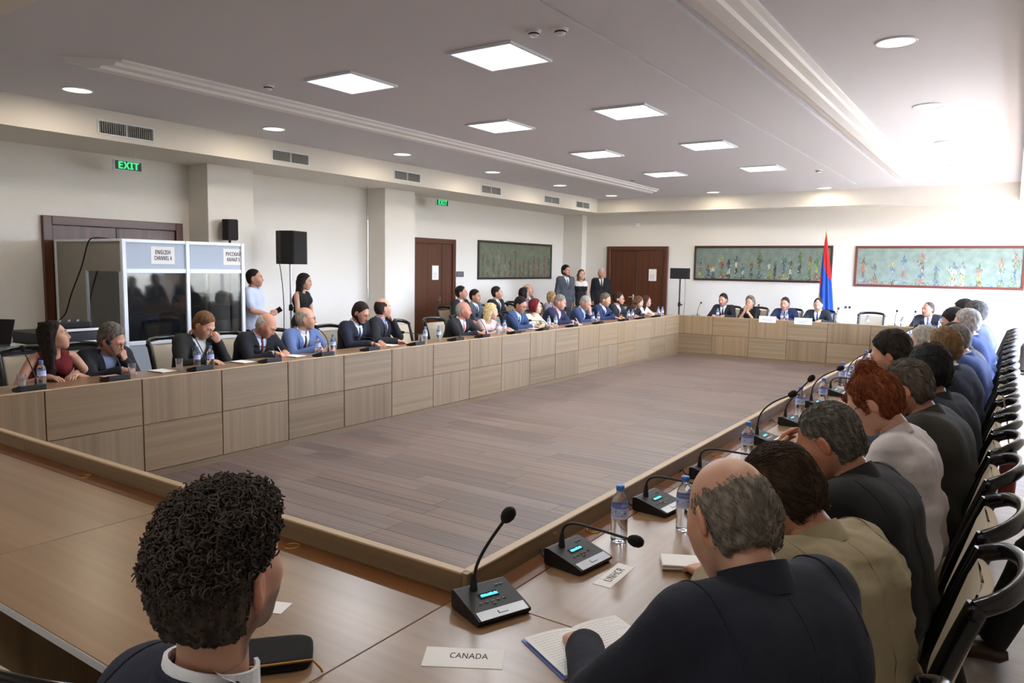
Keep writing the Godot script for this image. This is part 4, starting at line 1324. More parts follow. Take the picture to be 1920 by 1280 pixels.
# hand frame: wrist at the origin, fingers towards -z, palm down, thumb at -x (a right hand)
func hand_mesh(kind: String, cell: float) -> MB:
	var key := kind + str(cell)
	if hands.has(key): return hands[key]
	var s := SD.new(Vector3(-0.095, -0.11, -0.21), Vector3(0.065, 0.045, 0.06), cell)
	var curl: float = {"rest": 18.0, "curl": 48.0, "fist": 78.0, "flat": 8.0}[kind]
	var xs := [-0.028, -0.0095, 0.009, 0.026]
	var ln := [0.07, 0.078, 0.072, 0.056]
	for k in 4:
		var a := Vector3(xs[k] * 0.6, 0, -0.012)
		var b := Vector3(xs[k], 0.002 - absf(k - 1.3) * 0.002, -0.088 + absf(k - 1.2) * 0.004)
		s.cap(a, b, 0.0155, 0.0118, 0.012)
		var p := b
		var an := deg_to_rad(curl * (0.7 + 0.12 * k))
		for q in 3:
			var l: float = ln[k] * [0.45, 0.31, 0.24][q]
			var d := Vector3(xs[k] * 0.35 / 0.07 * 0.12, -sin(an), -cos(an)).normalized()
			var e := p + d * l
			s.cap(p, e, [0.0098, 0.0088, 0.0078][q], [0.0088, 0.0078, 0.0064][q], 0.0035)
			p = e
			an += deg_to_rad(curl * [1.0, 0.75, 0.5][q])
	var tk: Array = [Vector3(-0.018, -0.006, -0.022), Vector3(-0.05, -0.014, -0.055), Vector3(-0.055, -0.02, -0.088), Vector3(-0.048, -0.024, -0.112)]
	if kind == "fist" or kind == "curl": tk = [Vector3(-0.018, -0.008, -0.022), Vector3(-0.046, -0.026, -0.05), Vector3(-0.04, -0.042, -0.08), Vector3(-0.022, -0.05, -0.096)]
	for k in 3: s.cap(tk[k], tk[k + 1], [0.016, 0.0115, 0.0095][k], [0.0115, 0.0095, 0.0075][k], 0.008)
	s.cap(Vector3(0, 0, 0.05), Vector3(0, 0, -0.02), 0.024, 0.025, 0.015)
	var m := s.net()
	hands[key] = m
	return m

func ik(sh: Vector3, wr: Vector3, l1: float, l2: float, pole: Vector3) -> Array:
	var d := wr - sh
	var dist := minf(d.length(), (l1 + l2) * 0.995)
	var dir := d.normalized()
	var a := (l1 * l1 - l2 * l2 + dist * dist) / (2 * dist)
	var hh := sqrt(maxf(l1 * l1 - a * a, 0.0))
	var pp := (pole - dir * pole.dot(dir)).normalized()
	return [sh + dir * a + pp * hh, sh + dir * dist]

func collar_ring(m: MB, c: Vector3, ax: Vector3, fw: Vector3, a0: float, a1: float, r0: float, r1: float, h0: float, h1: float, dip: float, th: float) -> void:
	fw = (fw - ax * fw.dot(ax)).normalized()
	var rt := fw.cross(ax)
	var n := 26
	var prev := []
	for k in n + 1:
		var an := deg_to_rad(lerpf(a0, a1, float(k) / n))
		var dr := fw * cos(an) + rt * sin(an)
		var dd := -dip * (0.5 + 0.5 * cos(an))
		var p := [c + dr * r0 + ax * (h0 + dd), c + dr * (r1 + th * 0.5) + ax * (h1 + dd), c + dr * (r1 - th) + ax * (h1 + dd), c + dr * (r0 - th) + ax * (h0 + dd)]
		if k > 0:
			for q in 4:
				var e := (q + 1) % 4
				m.quad(prev[q], p[q], p[e], prev[e])
		prev = p
	pass

func hair_mesh(d: Dictionary, cell: float, sd: int) -> MB:
	var st: String = d.hair
	var long: float = d.get("long", 0.0)
	var lo := Vector3(-0.15, -0.15 - long, -0.15)
	var hi := Vector3(0.15, 0.21, 0.2)
	var s := SD.new(lo, hi, cell)
	var th: float = {"short": 0.009, "crew": 0.004, "fringe": 0.004, "receding": 0.008, "long": 0.013, "bob": 0.016, "bun": 0.011, "curly": 0.007, "full": 0.018, "puffy": 0.026}[st]
	var top := th * (1.5 if st in ["short", "full", "curly"] else 1.1)
	var back := th * 0.75 if not (st in ["long", "bob", "puffy"]) else 0.002
	s.ell(Vector3(0, 0.032 + th * 0.2 - (d.get("bald", 0.013) if st == "fringe" else 0.0), 0.016 + back), Vector3(0.0755 + th * 0.8, 0.09 + top, 0.099 + th), 0.02)
	# back of the head down to the nape
	s.cap(Vector3(-0.025, -0.02, 0.055), Vector3(0.025, -0.02, 0.055), 0.046 + th, 0.046 + th, 0.03)
	if st != "long" and st != "bob": s.cap(Vector3(-0.02, -0.07, 0.045), Vector3(0.02, -0.07, 0.045), 0.038 + th * 0.5, 0.038 + th * 0.5, 0.03)
	var line: float = d.get("line", 0.0)
	# front hairline and temples
	var cut_n := Vector3(0, 0.45, 0.893)
	if st == "long" or st == "bob":
		s.keep(Vector3(0, 0.33, 0.944), Vector3(0, 0.09, -0.0595), hair_noise, 0.006)
		for q in [-1.0, 1.0]:
			if long > 0.0:
				s.cap(Vector3(q * 0.072, 0.02, 0.008), Vector3(q * 0.074, -0.12, 0.022), 0.024, 0.026, 0.03)
				s.cap(Vector3(q * 0.074, -0.12, 0.022), Vector3(q * 0.07, -0.14 - long * 0.8, 0.04 + d.get("fall", 0.0)), 0.028, 0.02, 0.03)
				s.cap(Vector3(q * 0.045, -0.03, 0.07), Vector3(q * 0.05, -0.12 - long * 0.9, 0.075), 0.045, 0.028, 0.04)
			else:
				s.cap(Vector3(q * 0.074, 0.02, 0.0), Vector3(q * 0.074, -0.08, -0.006), 0.026, 0.026, 0.03)
				s.cap(Vector3(q * 0.05, 0.0, 0.06), Vector3(q * 0.045, -0.085, 0.055), 0.04, 0.034, 0.03)
	else:
		s.keep(cut_n, Vector3(0, 0.09 + line, -0.0595 + line * 0.6), hair_noise, 0.007)
		s.keep(Vector3(0, 1, -0.15), Vector3(0, -0.08, 0.08), hair_noise, 0.006)
		for q in [-1.0, 1.0]: s.ell(Vector3(q * 0.088, -0.02, 0.004), Vector3(0.03, 0.036, 0.024), 0.012, true)
	if st == "curly": s.ell(Vector3(0, 0.088, -0.012), Vector3(0.074, 0.05, 0.096), 0.03)
	if st == "bun":
		s.ell(Vector3(0, 0.135, 0.05), Vector3(0.042, 0.036, 0.042), 0.02)
		s.cap(Vector3(0.0, 0.06, -0.085), Vector3(0.03, 0.05, -0.09), 0.016, 0.014, 0.02)
		for q in [-1.0, 1.0]: s.cap(Vector3(q * 0.07, 0.03, -0.03), Vector3(q * 0.072, -0.03, -0.022), 0.014, 0.006, 0.02)
	if st == "fringe":
		var crown: float = d.get("crown", 0.045)
		s.ell(Vector3(0, 0.13 + crown * 0.55, d.get("crown_z", -0.012)), Vector3(0.086, 0.115, 0.145), 0.015, true)
	if st == "receding": s.ell(Vector3(0, 0.12, -0.1), Vector3(0.055, 0.06, 0.07), 0.02, true)
	var amp: float = d.get("rough", {"curly": 0.007, "puffy": 0.016, "full": 0.008, "long": 0.008, "bob": 0.006, "bun": 0.009}.get(st, 0.0035))
	s.wrinkle(hair_noise, amp, Vector3(1, 0.35, 1) * (1.0 if st != "curly" and st != "puffy" else 1.6) if st != "curly" else Vector3(1.3, 1.3, 1.3), Vector3(sd * 0.37, sd * 0.11, 0))
	var m := s.net()
	var c0: Color = lin(d.hair_col)
	var c1: Color = lin(d.get("hair_col2", d.hair_col))
	var n2 := noise(55.0, sd + 3, 2)
	for p in m.v:
		var t := clampf(0.5 + 0.9 * n2.get_noise_3d(p.x, p.y * 0.3, p.z), 0, 1)
		m.c.append(c0.lerp(c1, t) * (0.85 + 0.3 * t))
	# single locks lying on the surface
	var locks: int = d.get("locks", 0)
	if locks > 0:
		var rng := RandomNumberGenerator.new(); rng.seed = sd
		var nv := m.v.size()
		for k in locks:
			var q := rng.randi() % nv
			var p := m.v[q]; var nn := m.n[q]
			if nn.length() < 0.5: continue
			var col: Color = c0.lerp(c1, rng.randf()) * rng.randf_range(0.65, 1.35)
			col.a = 1.0
			if st == "curly":
				if p.y < -0.02 and rng.randf() < 0.75: continue
				var ax := (nn + Vector3(rng.randfn(), rng.randfn(), rng.randfn()) * 0.55).normalized()
				var sx := ax.cross(Vector3(0.3, 0.9, 0.2)).normalized(); var sy := ax.cross(sx)
				var rr := rng.randf_range(0.004, 0.008) * (1.0 if p.y > 0.02 else 0.6)
				var pts := []; var rad := []
				var hgt := rng.randf_range(0.006, 0.02) * (1.0 if p.y > 0.02 else 0.35)
				for w in 9:
					var an := w * 0.85 + k
					pts.append(p - nn * 0.004 + ax * hgt * w / 8.0 + sx * cos(an) * rr + sy * sin(an) * rr)
					rad.append(lerpf(0.0026, 0.0012, w / 8.0))
				m.tube(pts, rad, 4, col)
			else:
				var fl := Vector3(rng.randfn() * 0.25, -1.0, 0.35 + p.z * 4.0)
				if st == "bun": fl = (Vector3(0, 0.135, 0.05) - p).normalized() * 1.4 + Vector3(rng.randfn(), rng.randfn(), rng.randfn()) * 0.25
				elif p.y > 0.07: fl = Vector3(rng.randfn() * 0.3 + 0.3, -0.2, 1.0)
				fl = (fl - nn * fl.dot(nn)).normalized()
				var l: float = rng.randf_range(0.012, 0.035) * d.get("lock_len", 1.0)
				var pts := []; var rad := []
				for w in 4:
					var t := w / 3.0
					pts.append(p + fl * l * t + nn * (0.0015 + 0.002 * sin(t * PI) - t * t * l * l * 6.0))
					rad.append(lerpf(0.0013, 0.0005, t))
				m.tube(pts, rad, 3, col)
	return m

func person(d: Dictionary) -> Node3D:
	var sz: float = d.get("size", 1.0)
	var female: bool = d.get("female", false)
	var hs: float = sz * (0.96 if female else 1.0) * d.get("head_size", 1.0)
	var cell: float = d.get("cell", 0.02)
	var target: Vector3 = d.head
	var turn: float = deg_to_rad(d.turn)
	var stand: bool = d.get("stand", false)
	var lean: float = deg_to_rad(d.get("lean", 8.0))
	var slump: float = deg_to_rad(d.get("slump", 10.0))
	var twist: float = deg_to_rad(d.get("twist", 0.0))
	var roll: float = deg_to_rad(d.get("roll", 0.0))
	var bulk: float = d.get("bulk", 1.0) * (0.86 if female else 1.0)
	var hb := Basis(Vector3.UP, deg_to_rad(d.get("hy", 0.0))) * Basis(Vector3.RIGHT, -deg_to_rad(d.get("hp", 0.0))) * Basis(Vector3(0, 0, 1), deg_to_rad(d.get("hr", 0.0)))
	var tl := sz
	var hip := Vector3(0, 0.585, 0)
	if stand: hip.y = target.y * 0.575
	var rollb := Basis(Vector3(0, 0, 1), roll)
	var u1: Vector3; var u2: Vector3; var u3: Vector3
	var waist: Vector3; var chest: Vector3; var nb: Vector3; var joint: Vector3; var hc: Vector3
	var nd: Vector3
	for it in 9:
		u1 = rollb * Vector3(0, cos(lean), -sin(lean))
		u2 = rollb * Vector3(0, cos(lean + slump * 0.5), -sin(lean + slump * 0.5))
		u3 = rollb * Vector3(0, cos(lean + slump), -sin(lean + slump))
		nd = (u3 * 0.55 + hb.y * 0.45).normalized()
		waist = hip + u1 * 0.165 * tl
		chest = waist + u2 * 0.165 * tl
		nb = chest + u3 * 0.175 * tl
		joint = nb + nd * (0.062 + d.get("neck", 0.0)) * hs
		hc = joint - hb * Vector3(0, -0.085, 0.02) * hs
		if it == 8: break
		tl = clampf(tl + (target.y - hc.y) / 0.48, 0.7 * sz, 1.3 * sz)
		if d.has("reach"): lean = clampf(lean + (d.reach + hc.z) / 0.6, -0.35, 1.0)
	var fwd := (rollb * Vector3(0, -sin(lean + slump * 0.7), -cos(lean + slump * 0.7)))
	var rt := (Basis(u3, twist) * (rollb * Vector3.RIGHT)).normalized()
	fwd = u3.cross(rt).normalized()
	var sw: float = (0.178 if not female else 0.155) * sz * d.get("shoulders", 1.0)
	var where := Vector3(target.x, 0, target.z) - Basis(Vector3.UP, turn) * Vector3(hc.x, 0, hc.z)
	var o := thing("person", d.label, "person", where, turn)
	if d.has("group"): o.set_meta("group", d.group)

	# ---- limbs
	var arms := []
	var inv := Basis(Vector3.UP, -turn)
	for q in [-1.0, 1.0]:
		var sh: Vector3 = nb - u3 * (0.05 + d.get("drop", 0.0)) * sz + rt * q * sw
		var hd: Array = d.get("hl" if q < 0 else "hr_", ["table", 0.14, -0.52])
		var wr := Vector3.ZERO; var dir := Vector3(0, 0, -1); var palm := Vector3.DOWN; var kind := "rest"
		var pole := Vector3(q * 0.9, -0.7, 0.5)
		match hd[0]:
			"table":
				wr = Vector3(q * hd[1], 0.787, hd[2]); dir = Vector3(-q * (hd[3] if hd.size() > 3 else 0.45), -0.1, -1).normalized()
			"write":
				wr = Vector3(q * hd[1], 0.79, hd[2]); dir = Vector3(-q * 0.55, -0.1, -1).normalized(); kind = "curl"
			"face":
				wr = hc + hb * (Vector3(hd[1], hd[2], hd[3]) * hs); dir = (hc + hb * (Vector3(hd[4], hd[5], hd[6]) * hs) - wr).normalized(); kind = hd[7] if hd.size() > 7 else "curl"
				palm = (hc - wr).normalized(); pole = Vector3(q * 0.5, -1.0, -0.1)
			"lap":
				wr = Vector3(q * 0.1, 0.7, -0.28); dir = Vector3(-q * 0.4, -0.2, -1).normalized()
			"hang":
				wr = sh + Vector3(q * 0.03, -0.52 * sz, -0.06); dir = Vector3(0, -1, -0.15).normalized(); palm = Vector3(-q, 0, 0); pole = Vector3(q * 0.3, 0, 1)
			"at":
				wr = hd[1]; dir = (hd[2] as Vector3).normalized(); palm = hd[3]; kind = hd[4]
				pole = hd[5] if hd.size() > 5 else pole
		var e := ik(sh, wr, 0.285 * sz, 0.255 * sz, pole)
		arms.append({"s": sh, "e": e[0], "w": e[1], "dir": dir, "palm": palm, "kind": kind, "q": q})
	var legs := []
	for q in [-1.0, 1.0]:
		var a := Vector3(q * 0.09 * sz, hip.y - 0.01, 0)
		if stand: legs.append([a - Vector3(0, 0.03, 0), Vector3(q * 0.095, hip.y * 0.52, -0.02), Vector3(q * 0.1, 0.09, 0.02)])
		else: legs.append([a, Vector3(q * 0.13, 0.5, -0.42 * sz), Vector3(q * 0.13, 0.1, -0.4 * sz + d.get("foot", 0.0))])

	var wear: String = d.get("wear", "suit")
	var skin: Color = lin(d.get("skin", "b98a70"))
	var near: bool = cell < 0.0135

	# ---- body: head, neck, hands, bare limbs
	var body := MB.new()
	var hm := head_mesh(0.0045 if cell < 0.017 else 0.007, female)
	var hx := Transform3D(hb.scaled(Vector3.ONE), hc) * Transform3D(Basis().scaled(Vector3.ONE * hs * 1.02), Vector3.ZERO)
	body.add(hm, hx)
	var lipc := lin(d.get("lips", "9a5548"))
	var stubc := lin(d.get("stubble_col", "4a3c36"))
	var stub: float = d.get("stubble", 0.0 if female else 0.18)
	for k in hm.c.size():
		var w: Color = hm.c[k]
		var c := skin.lerp(lipc, w.r * (0.75 if female else 0.45))
		c = c.lerp(stubc, w.g * stub)
		c = c.lerp(Color(skin.r * 1.05, skin.g * 0.72, skin.b * 0.66), w.b * 0.45)
		body.c[k] = Color(c.r, c.g, c.b)
	body.tube([nb - nd * 0.05 * hs, nb + nd * 0.02 * hs, joint + hb.y * 0.01], [0.06 * bulk * hs, 0.057 * hs * (0.86 if female else 1.0), 0.05 * hs * (0.86 if female else 1.0)], 20, skin)
	for a in arms:
		var w: Vector3 = a.w
		var z: Vector3 = -a.dir
		var y: Vector3 = -(a.palm as Vector3)
		y = (y - z * y.dot(z)).normalized()
		var bs := Basis(y.cross(z), y, z)
		var mir: bool = a.q < 0
		var hx2 := Transform3D(bs.scaled(Vector3.ONE), w) * Transform3D(Basis().scaled(Vector3((-1.0 if mir else 1.0) * hs, hs, hs)), Vector3.ZERO)
		body.add(hand_mesh(a.kind, 0.005 if cell < 0.017 else 0.008), hx2, mir)
		# forearm and upper arm under the sleeve
		var bare := wear in ["sleeveless", "dress", "tshirt", "shortshirt"]
		var fr := 0.036 if bare else 0.026
		if female: fr *= 0.86
		var el: Vector3 = a.e
		var sh: Vector3 = a.s
		var inn: Vector3 = sh - rt * a.q * 0.05 + u3 * 0.01
		body.tube(smooth_pts([inn, sh.lerp(el, 0.08) - rt * a.q * 0.012, sh.lerp(el, 0.5), el, el.lerp(w, 0.35), w], 4), ramp([fr * 1.2, fr * 1.38, fr * 1.22, fr * 1.06, fr * 1.12, fr * 0.72], 4), 14, skin)
	if d.has("bare_legs"):
		for l in legs: body.tube(smooth_pts([l[0], (l[0] as Vector3).lerp(l[1], 0.5), l[1], (l[1] as Vector3).lerp(l[2], 0.4), l[2]], 3), ramp([0.075, 0.068, 0.05, 0.05, 0.034], 3), 14, skin)
	body.paint(skin)
	part("body", body.mesh(), skin_mat, o)

	# ---- eyes, brows, hair, beard, glasses
	for q in [-1.0, 1.0]:
		var ey := MB.new()
		ball(ey, hx * Vector3(q * 0.032, 0.002, -0.0765), 0.0118 * hs)
		ey.paint(Color(0.42, 0.38, 0.36))
		ball(ey, hx * Vector3(q * 0.032, 0.001, -0.0822), 0.007 * hs)
		ey.paint(lin(d.get("eye", "2a1c14")))
		part("eye", ey.mesh(), eye_mat, o)
		if d.get("brows", true):
			var bw := MB.new()
			bw.tube([hx * Vector3(q * 0.014, 0.027, -0.0965), hx * Vector3(q * 0.032, 0.033, -0.0915), hx * Vector3(q * 0.05, 0.027, -0.0775)], [0.003 * hs, 0.0034 * hs, 0.0018 * hs], 6, lin(d.get("brow_col", d.get("hair_col", "2a211c"))))
			part("eyebrow", bw.mesh(), hair_mat, o)
	if d.get("hair", "") != "":
		var hc_cell := 0.0055 if near else (0.008 if cell < 0.018 else 0.0105)
		var h := hair_mesh(d, hc_cell, int(absf(target.x * 37 + target.z * 91)))
		var hh := MB.new()
		hh.add(h, hx)
		part("hair", hh.mesh(), hair_mat, o)
	if d.has("beard"):
		var s := SD.new(Vector3(-0.1, -0.15, -0.13), Vector3(0.1, 0.0, 0.04), 0.006 if cell < 0.017 else 0.009)
		var ex: float = d.get("beard_len", 0.006)
		for q in [-1.0, 1.0]:
			s.cap(Vector3(q * 0.054, -0.03, 0.004), Vector3(q * 0.05, -0.055, 0.0), 0.017 + ex * 0.4, 0.022 + ex, 0.02)
			s.cap(Vector3(q * 0.05, -0.05, 0.002), Vector3(q * 0.018, -0.1, -0.06), 0.024 + ex, 0.021 + ex, 0.02)
			s.cap(Vector3(q * 0.024, -0.06, -0.088), Vector3(q * 0.004, -0.054, -0.1), 0.007, 0.006, 0.006)
			s.cap(Vector3(q * 0.026, -0.06, -0.084), Vector3(q * 0.024, -0.09, -0.078), 0.009, 0.012, 0.01)
		s.cap(Vector3(0, -0.1, -0.07), Vector3(0, -0.105, -0.068), 0.021 + ex, 0.02 + ex, 0.02)
		s.cap(Vector3(-0.013, -0.071, -0.1), Vector3(0.013, -0.071, -0.1), 0.011, 0.011, 0.004, true)
		s.wrinkle(hair_noise, 0.004, Vector3(1.5, 1, 1.5), Vector3(target.z, 0, 0))
		var bm := MB.new(); bm.add(s.net(), hx)
		bm.paint(lin(d.beard))
		part("beard", bm.mesh(), hair_mat, o)
	if d.get("glasses", false):
		var g := MB.new()
		var gr := 0.0016 if cell < 0.017 else 0.0022
		for q in [-1.0, 1.0]:
			var ring := []
			for k in 17: ring.append(hx * (Vector3(q * 0.033, 0.002, -0.101) + Vector3(cos(TAU * k / 16) * 0.024, sin(TAU * k / 16) * 0.0175, absf(cos(TAU * k / 16) * q + 1.0) * 0.004 * 0.5)))
			g.tube(ring, gr, 6)
			g.tube([hx * Vector3(q * 0.057, 0.008, -0.096), hx * Vector3(q * 0.077, 0.01, -0.05), hx * Vector3(q * 0.082, 0.012, 0.005), hx * Vector3(q * 0.08, -0.012, 0.028)], gr, 6)
		g.tube([hx * Vector3(-0.01, 0.006, -0.1015), hx * Vector3(0, 0.009, -0.105), hx * Vector3(0.01, 0.006, -0.1015)], gr, 6)
		part("glasses", g.mesh(), M.black_gloss, o)

	# ---- clothes
	var lo := Vector3(INF, INF, INF); var hi := -lo
	for p in [hip, waist, chest, nb, arms[0].s, arms[1].s, arms[0].e, arms[1].e, arms[0].w, arms[1].w]:
		lo = lo.min(p); hi = hi.max(p)
	lo -= Vector3(0.17, 0.16, 0.17); hi += Vector3(0.17, 0.12, 0.17)
	var sleeves: float = {"suit": 1.0, "shirt": 1.0, "blouse": 1.0, "tshirt": 0.5, "shortshirt": 0.55, "sleeveless": 0.0, "dress": 0.0}[wear]
	if sleeves < 0.9:
		lo = Vector3(minf(arms[0].s.x, -0.2), hip.y, minf(nb.z, 0.0)) - Vector3(0.17, 0.16, 0.2)
		hi = Vector3(maxf(arms[1].s.x, 0.2), nb.y, maxf(nb.z, 0.0)) + Vector3(0.17, 0.12, 0.2)
		if sleeves > 0.0: lo = lo.min(arms[0].e - Vector3.ONE * 0.1).min(arms[1].e - Vector3.ONE * 0.1); hi = hi.max(arms[0].e + Vector3.ONE * 0.1).max(arms[1].e + Vector3.ONE * 0.1)
	if stand: lo.y = minf(lo.y, hip.y - (0.5 if wear == "dress" else 0.28))
	var g := SD.new(lo, hi, cell)
	var thick := 0.008 if wear == "suit" else 0.0
	if sleeves == 0.0: thick = -0.004
	var b := bulk * sz
	var r0 := rollb * Vector3.RIGHT
	var belly: float = d.get("belly", 0.0)
	g.cap(hip - r0 * 0.075 * b, hip + r0 * 0.075 * b, 0.122 * b + thick, 0.122 * b + thick, 0.05)
	g.cap(waist - r0 * 0.07 * b - fwd * -belly * 0.4, waist + r0 * 0.07 * b + fwd * belly * 0.4, 0.112 * b + thick + belly, 0.112 * b + thick + belly, 0.06)
	var rm := (r0 + rt).normalized()
	g.cap(chest - rm * 0.088 * b, chest + rm * 0.088 * b, 0.116 * b + thick, 0.116 * b + thick, 0.06)
	var uc := nb - u3 * 0.1 * sz
	g.cap(uc - rt * sw * 0.52, uc + rt * sw * 0.52, 0.098 * b + thick, 0.098 * b + thick, 0.06)
	if female:
		for q in [-1.0, 1.0]: g.ell(chest + u3 * 0.02 + fwd * 0.085 * b + rt * q * 0.065, Vector3.ONE * 0.062 * sz, 0.04)
	for a in arms:
		var sh: Vector3 = a.s
		if true:
			g.cap(nb - u3 * 0.048, sh - rt * a.q * 0.025, 0.05 * b + thick, (0.062 if sleeves > 0 else 0.045) * b + thick, 0.04)
		if sleeves >= 1.0:
			g.cap(sh, a.e, 0.056 * b + thick, 0.047 * b + thick, 0.04)
			var w2: Vector3 = (a.e as Vector3).lerp(a.w, 0.94)
			g.cap(a.e, w2, 0.046 * b + thick, (0.036 if wear == "suit" else 0.033) * b + thick, 0.015)
		elif sleeves > 0.0:
			g.cap(sh, sh.lerp(a.e, sleeves * 1.3), 0.058 * b + thick, 0.06 * b, 0.04)
	if stand:
		if wear == "dress": 
			g.cap(hip, Vector3(0, hip.y * 0.62, 0), 0.14 * b, 0.17 * b, 0.08)
			g.keep(Vector3.UP, Vector3(0, hip.y * 0.56, 0))
		else: g.cap(hip, hip - Vector3(0, 0.12, 0), 0.15 * b, 0.155 * b, 0.05)
	var vee_len: float = d.get("vee", 0.3 if wear == "suit" else 0.0) * sz
	var vw: float = d.get("vee_w", 0.062)
	var fold: float = d.get("fold", 0.006 if wear == "suit" else 0.009)
	g.wrinkle(fold_noise, fold, Vector3(1, 0.7, 1), Vector3(target.z * 3.1, target.x, 0))
	if d.has("fold2"): g.wrinkle(fold_noise, d.fold2, Vector3(0.45, 2.3, 0.45), Vector3(target.z, 1.7, 0.4))
	# neck opening
	if wear in ["sleeveless", "dress", "blouse"]: g.ell(nb + fwd * 0.05 + u3 * 0.05, Vector3(0.085, 0.09, 0.1), 0.01, true)
	var jm := MB.new()
	var lap := MB.new()
	if wear == "suit":
		for q in [-1.0, 1.0]:
			var prev := []
			for k in 8:
				var t := k / 7.0
				var dn := lerpf(-0.01, vee_len * 0.97, t)
				var wi := vw * (1.0 - dn / vee_len)
				var lw := 0.052 * sin(pow(t, 0.6) * PI * 0.98) * (1.0 - 0.25 * t) + 0.012 * (1.0 - t)
				if k == 3: lw += 0.008
				var p := []
				for x in [wi - 0.002, wi + lw * 0.5, wi + lw]:
					p.append(raw_hit_core(nb - u3 * dn + rt * q * x, u3, fwd, chest, uc, waist, rm, b, thick, sw) + fwd * (0.006 + fold + 0.004))
				if k > 0:
					for c in 2:
						if q > 0: lap.quad(prev[c], p[c], p[c + 1], prev[c + 1])
						else: lap.quad(prev[c + 1], p[c + 1], p[c], prev[c])
				prev = p
	var shirt_hex: String = d.get("shirt", "e6e6ea")
	var has_vee := vee_len > 0.01 and d.has("shirt")
	if has_vee:
		g.vee(nb, rt, u3, fwd, vw, vee_len)
	var seams := []
	if near and wear == "suit":
		var ln := []
		for k in 14:
			var c := (nb - u3 * 0.03).lerp(hip, k / 13.0)
			ln.append(g.hit(c - fwd * 0.4, fwd) + fwd * 0.0004)
		seams.append(ln)
		for a in arms:
			var ar := []
			var cc: Vector3 = a.s - rt * a.q * 0.03
			for k in 13:
				var an := deg_to_rad(lerpf(-65.0, 125.0, k / 12.0))
				var dr := (u3 * cos(an) - fwd * sin(an)).normalized()
				ar.append(g.hit(cc + dr * 0.25, -dr))
			seams.append(ar)
	jm = g.net()
	jm.uv.resize(jm.v.size())
	if lap.v.size() > 0: jm.add(lap)
	if wear == "suit":
		collar_ring(jm, nb - u3 * 0.004, nd, fwd, 88, 272, 0.085 * b, 0.071 * b, -0.024, d.get("collar", 0.028), 0.012, 0.009)
	elif wear == "shirt" or wear == "shortshirt":
		collar_ring(jm, nb - u3 * 0.004, nd, fwd, 14, 346, 0.072 * b, 0.062 * b, -0.015, 0.032, 0.02, 0.004)
	var coat := cloth(d.cloth)
	for ln in seams:
		var smb := MB.new()
		smb.tube(smooth_pts(ln, 3), 0.0021, 6)
		part("seam", smb.mesh(), coat, o)
	# bands of another cloth (yoke, belt), measured up the trunk from the neck
	for bd in d.get("bands", []):
		var other := MB.new()
		other.v = jm.v; other.n = jm.n
		var rest := PackedInt32Array()
		for t in range(0, jm.i.size(), 3):
			var ctr := (jm.v[jm.i[t]] + jm.v[jm.i[t + 1]] + jm.v[jm.i[t + 2]]) / 3.0
			var y := (ctr - nb).dot(u3)
			if y > bd[0] and y < bd[1]:
				other.i.append(jm.i[t]); other.i.append(jm.i[t + 1]); other.i.append(jm.i[t + 2])
			else:
				rest.append(jm.i[t]); rest.append(jm.i[t + 1]); rest.append(jm.i[t + 2])
		jm.i = rest
		part(bd[3], other.mesh(), cloth(bd[2]), o)
	part(d.get("cloth_name", {"suit": "jacket", "shirt": "shirt", "blouse": "blouse", "tshirt": "shirt", "shortshirt": "shirt", "sleeveless": "top", "dress": "dress"}[wear]), jm.mesh(), coat, o)
	if has_vee:
		var sm := MB.new()
		# shirt front filling the opening
		var prev := []
		for k in 9:
			var dn := lerpf(-0.03, vee_len * 1.04, k / 8.0)
			var p := []
			for c in 7:
				var x := lerpf(-vw * 1.25, vw * 1.25, c / 6.0)
				p.append(raw_hit_core(nb - u3 * dn + rt * x, u3, fwd, chest, uc, waist, rm, b, thick, sw))
			if k > 0:
				for c in 6: sm.quad(prev[c], p[c], p[c + 1], prev[c + 1])
			prev = p
		sm = smoothed(sm)
		sm.uv.resize(sm.v.size())
		collar_ring(sm, nb + nd * 0.002, nd, fwd, 12, 348, maxf(0.072, 0.068 * b), maxf(0.065, 0.063 * b), -0.012, 0.036, 0.024, 0.004)
		part("shirt", sm.mesh(), cloth(shirt_hex), o)
		for a in arms:
			var w: Vector3 = a.w; var e: Vector3 = a.e
			var cf := MB.new()
			cf.tube([e.lerp(w, 0.9), e.lerp(w, 1.04)], 0.031 * sz, 14)
			part("shirt_cuff", cf.mesh(), cloth(shirt_hex), o)
		if d.has("tie"):
			var tm := MB.new()
			var rings := []
			for k in 7:
				var hw: float = [0.019, 0.013, 0.018, 0.023, 0.027, 0.031, 0.034][k]
				var c: Vector3 = raw_hit_core(nb - u3 * lerpf(-0.004, vee_len * 1.0, k / 6.0), u3, fwd, chest, uc, waist, rm, b, thick, sw) + fwd * (0.012 if k == 0 else 0.006)
				rings.append(PackedVector3Array([c - rt * hw - fwd * 0.004, c - rt * hw * 0.5 + fwd * 0.003, c + rt * hw * 0.5 + fwd * 0.003, c + rt * hw - fwd * 0.004, c - fwd * 0.006]))
			tm.loft(rings)
			part("tie", tm.mesh(), cloth(d.tie, 0.6), o)
	# ---- trousers or skirt, shoes
	if not d.has("bare_legs") and not d.get("no_legs", false):
		var tr := MB.new()
		for l in legs:
			tr.tube(smooth_pts([l[0], (l[0] as Vector3).lerp(l[1], 0.5), l[1], (l[1] as Vector3).lerp(l[2], 0.4), l[2]], 4), ramp([0.105 * b, 0.09 * b, 0.068 * b, 0.066 * b, 0.055], 4), 16)
		if stand: tr.tube([hip + Vector3(0, 0.02, 0), hip - Vector3(0, 0.12, 0)], [0.14 * b, 0.12 * b], 16)
		part("trousers", tr.mesh(), cloth(d.get("pants", d.cloth)), o)
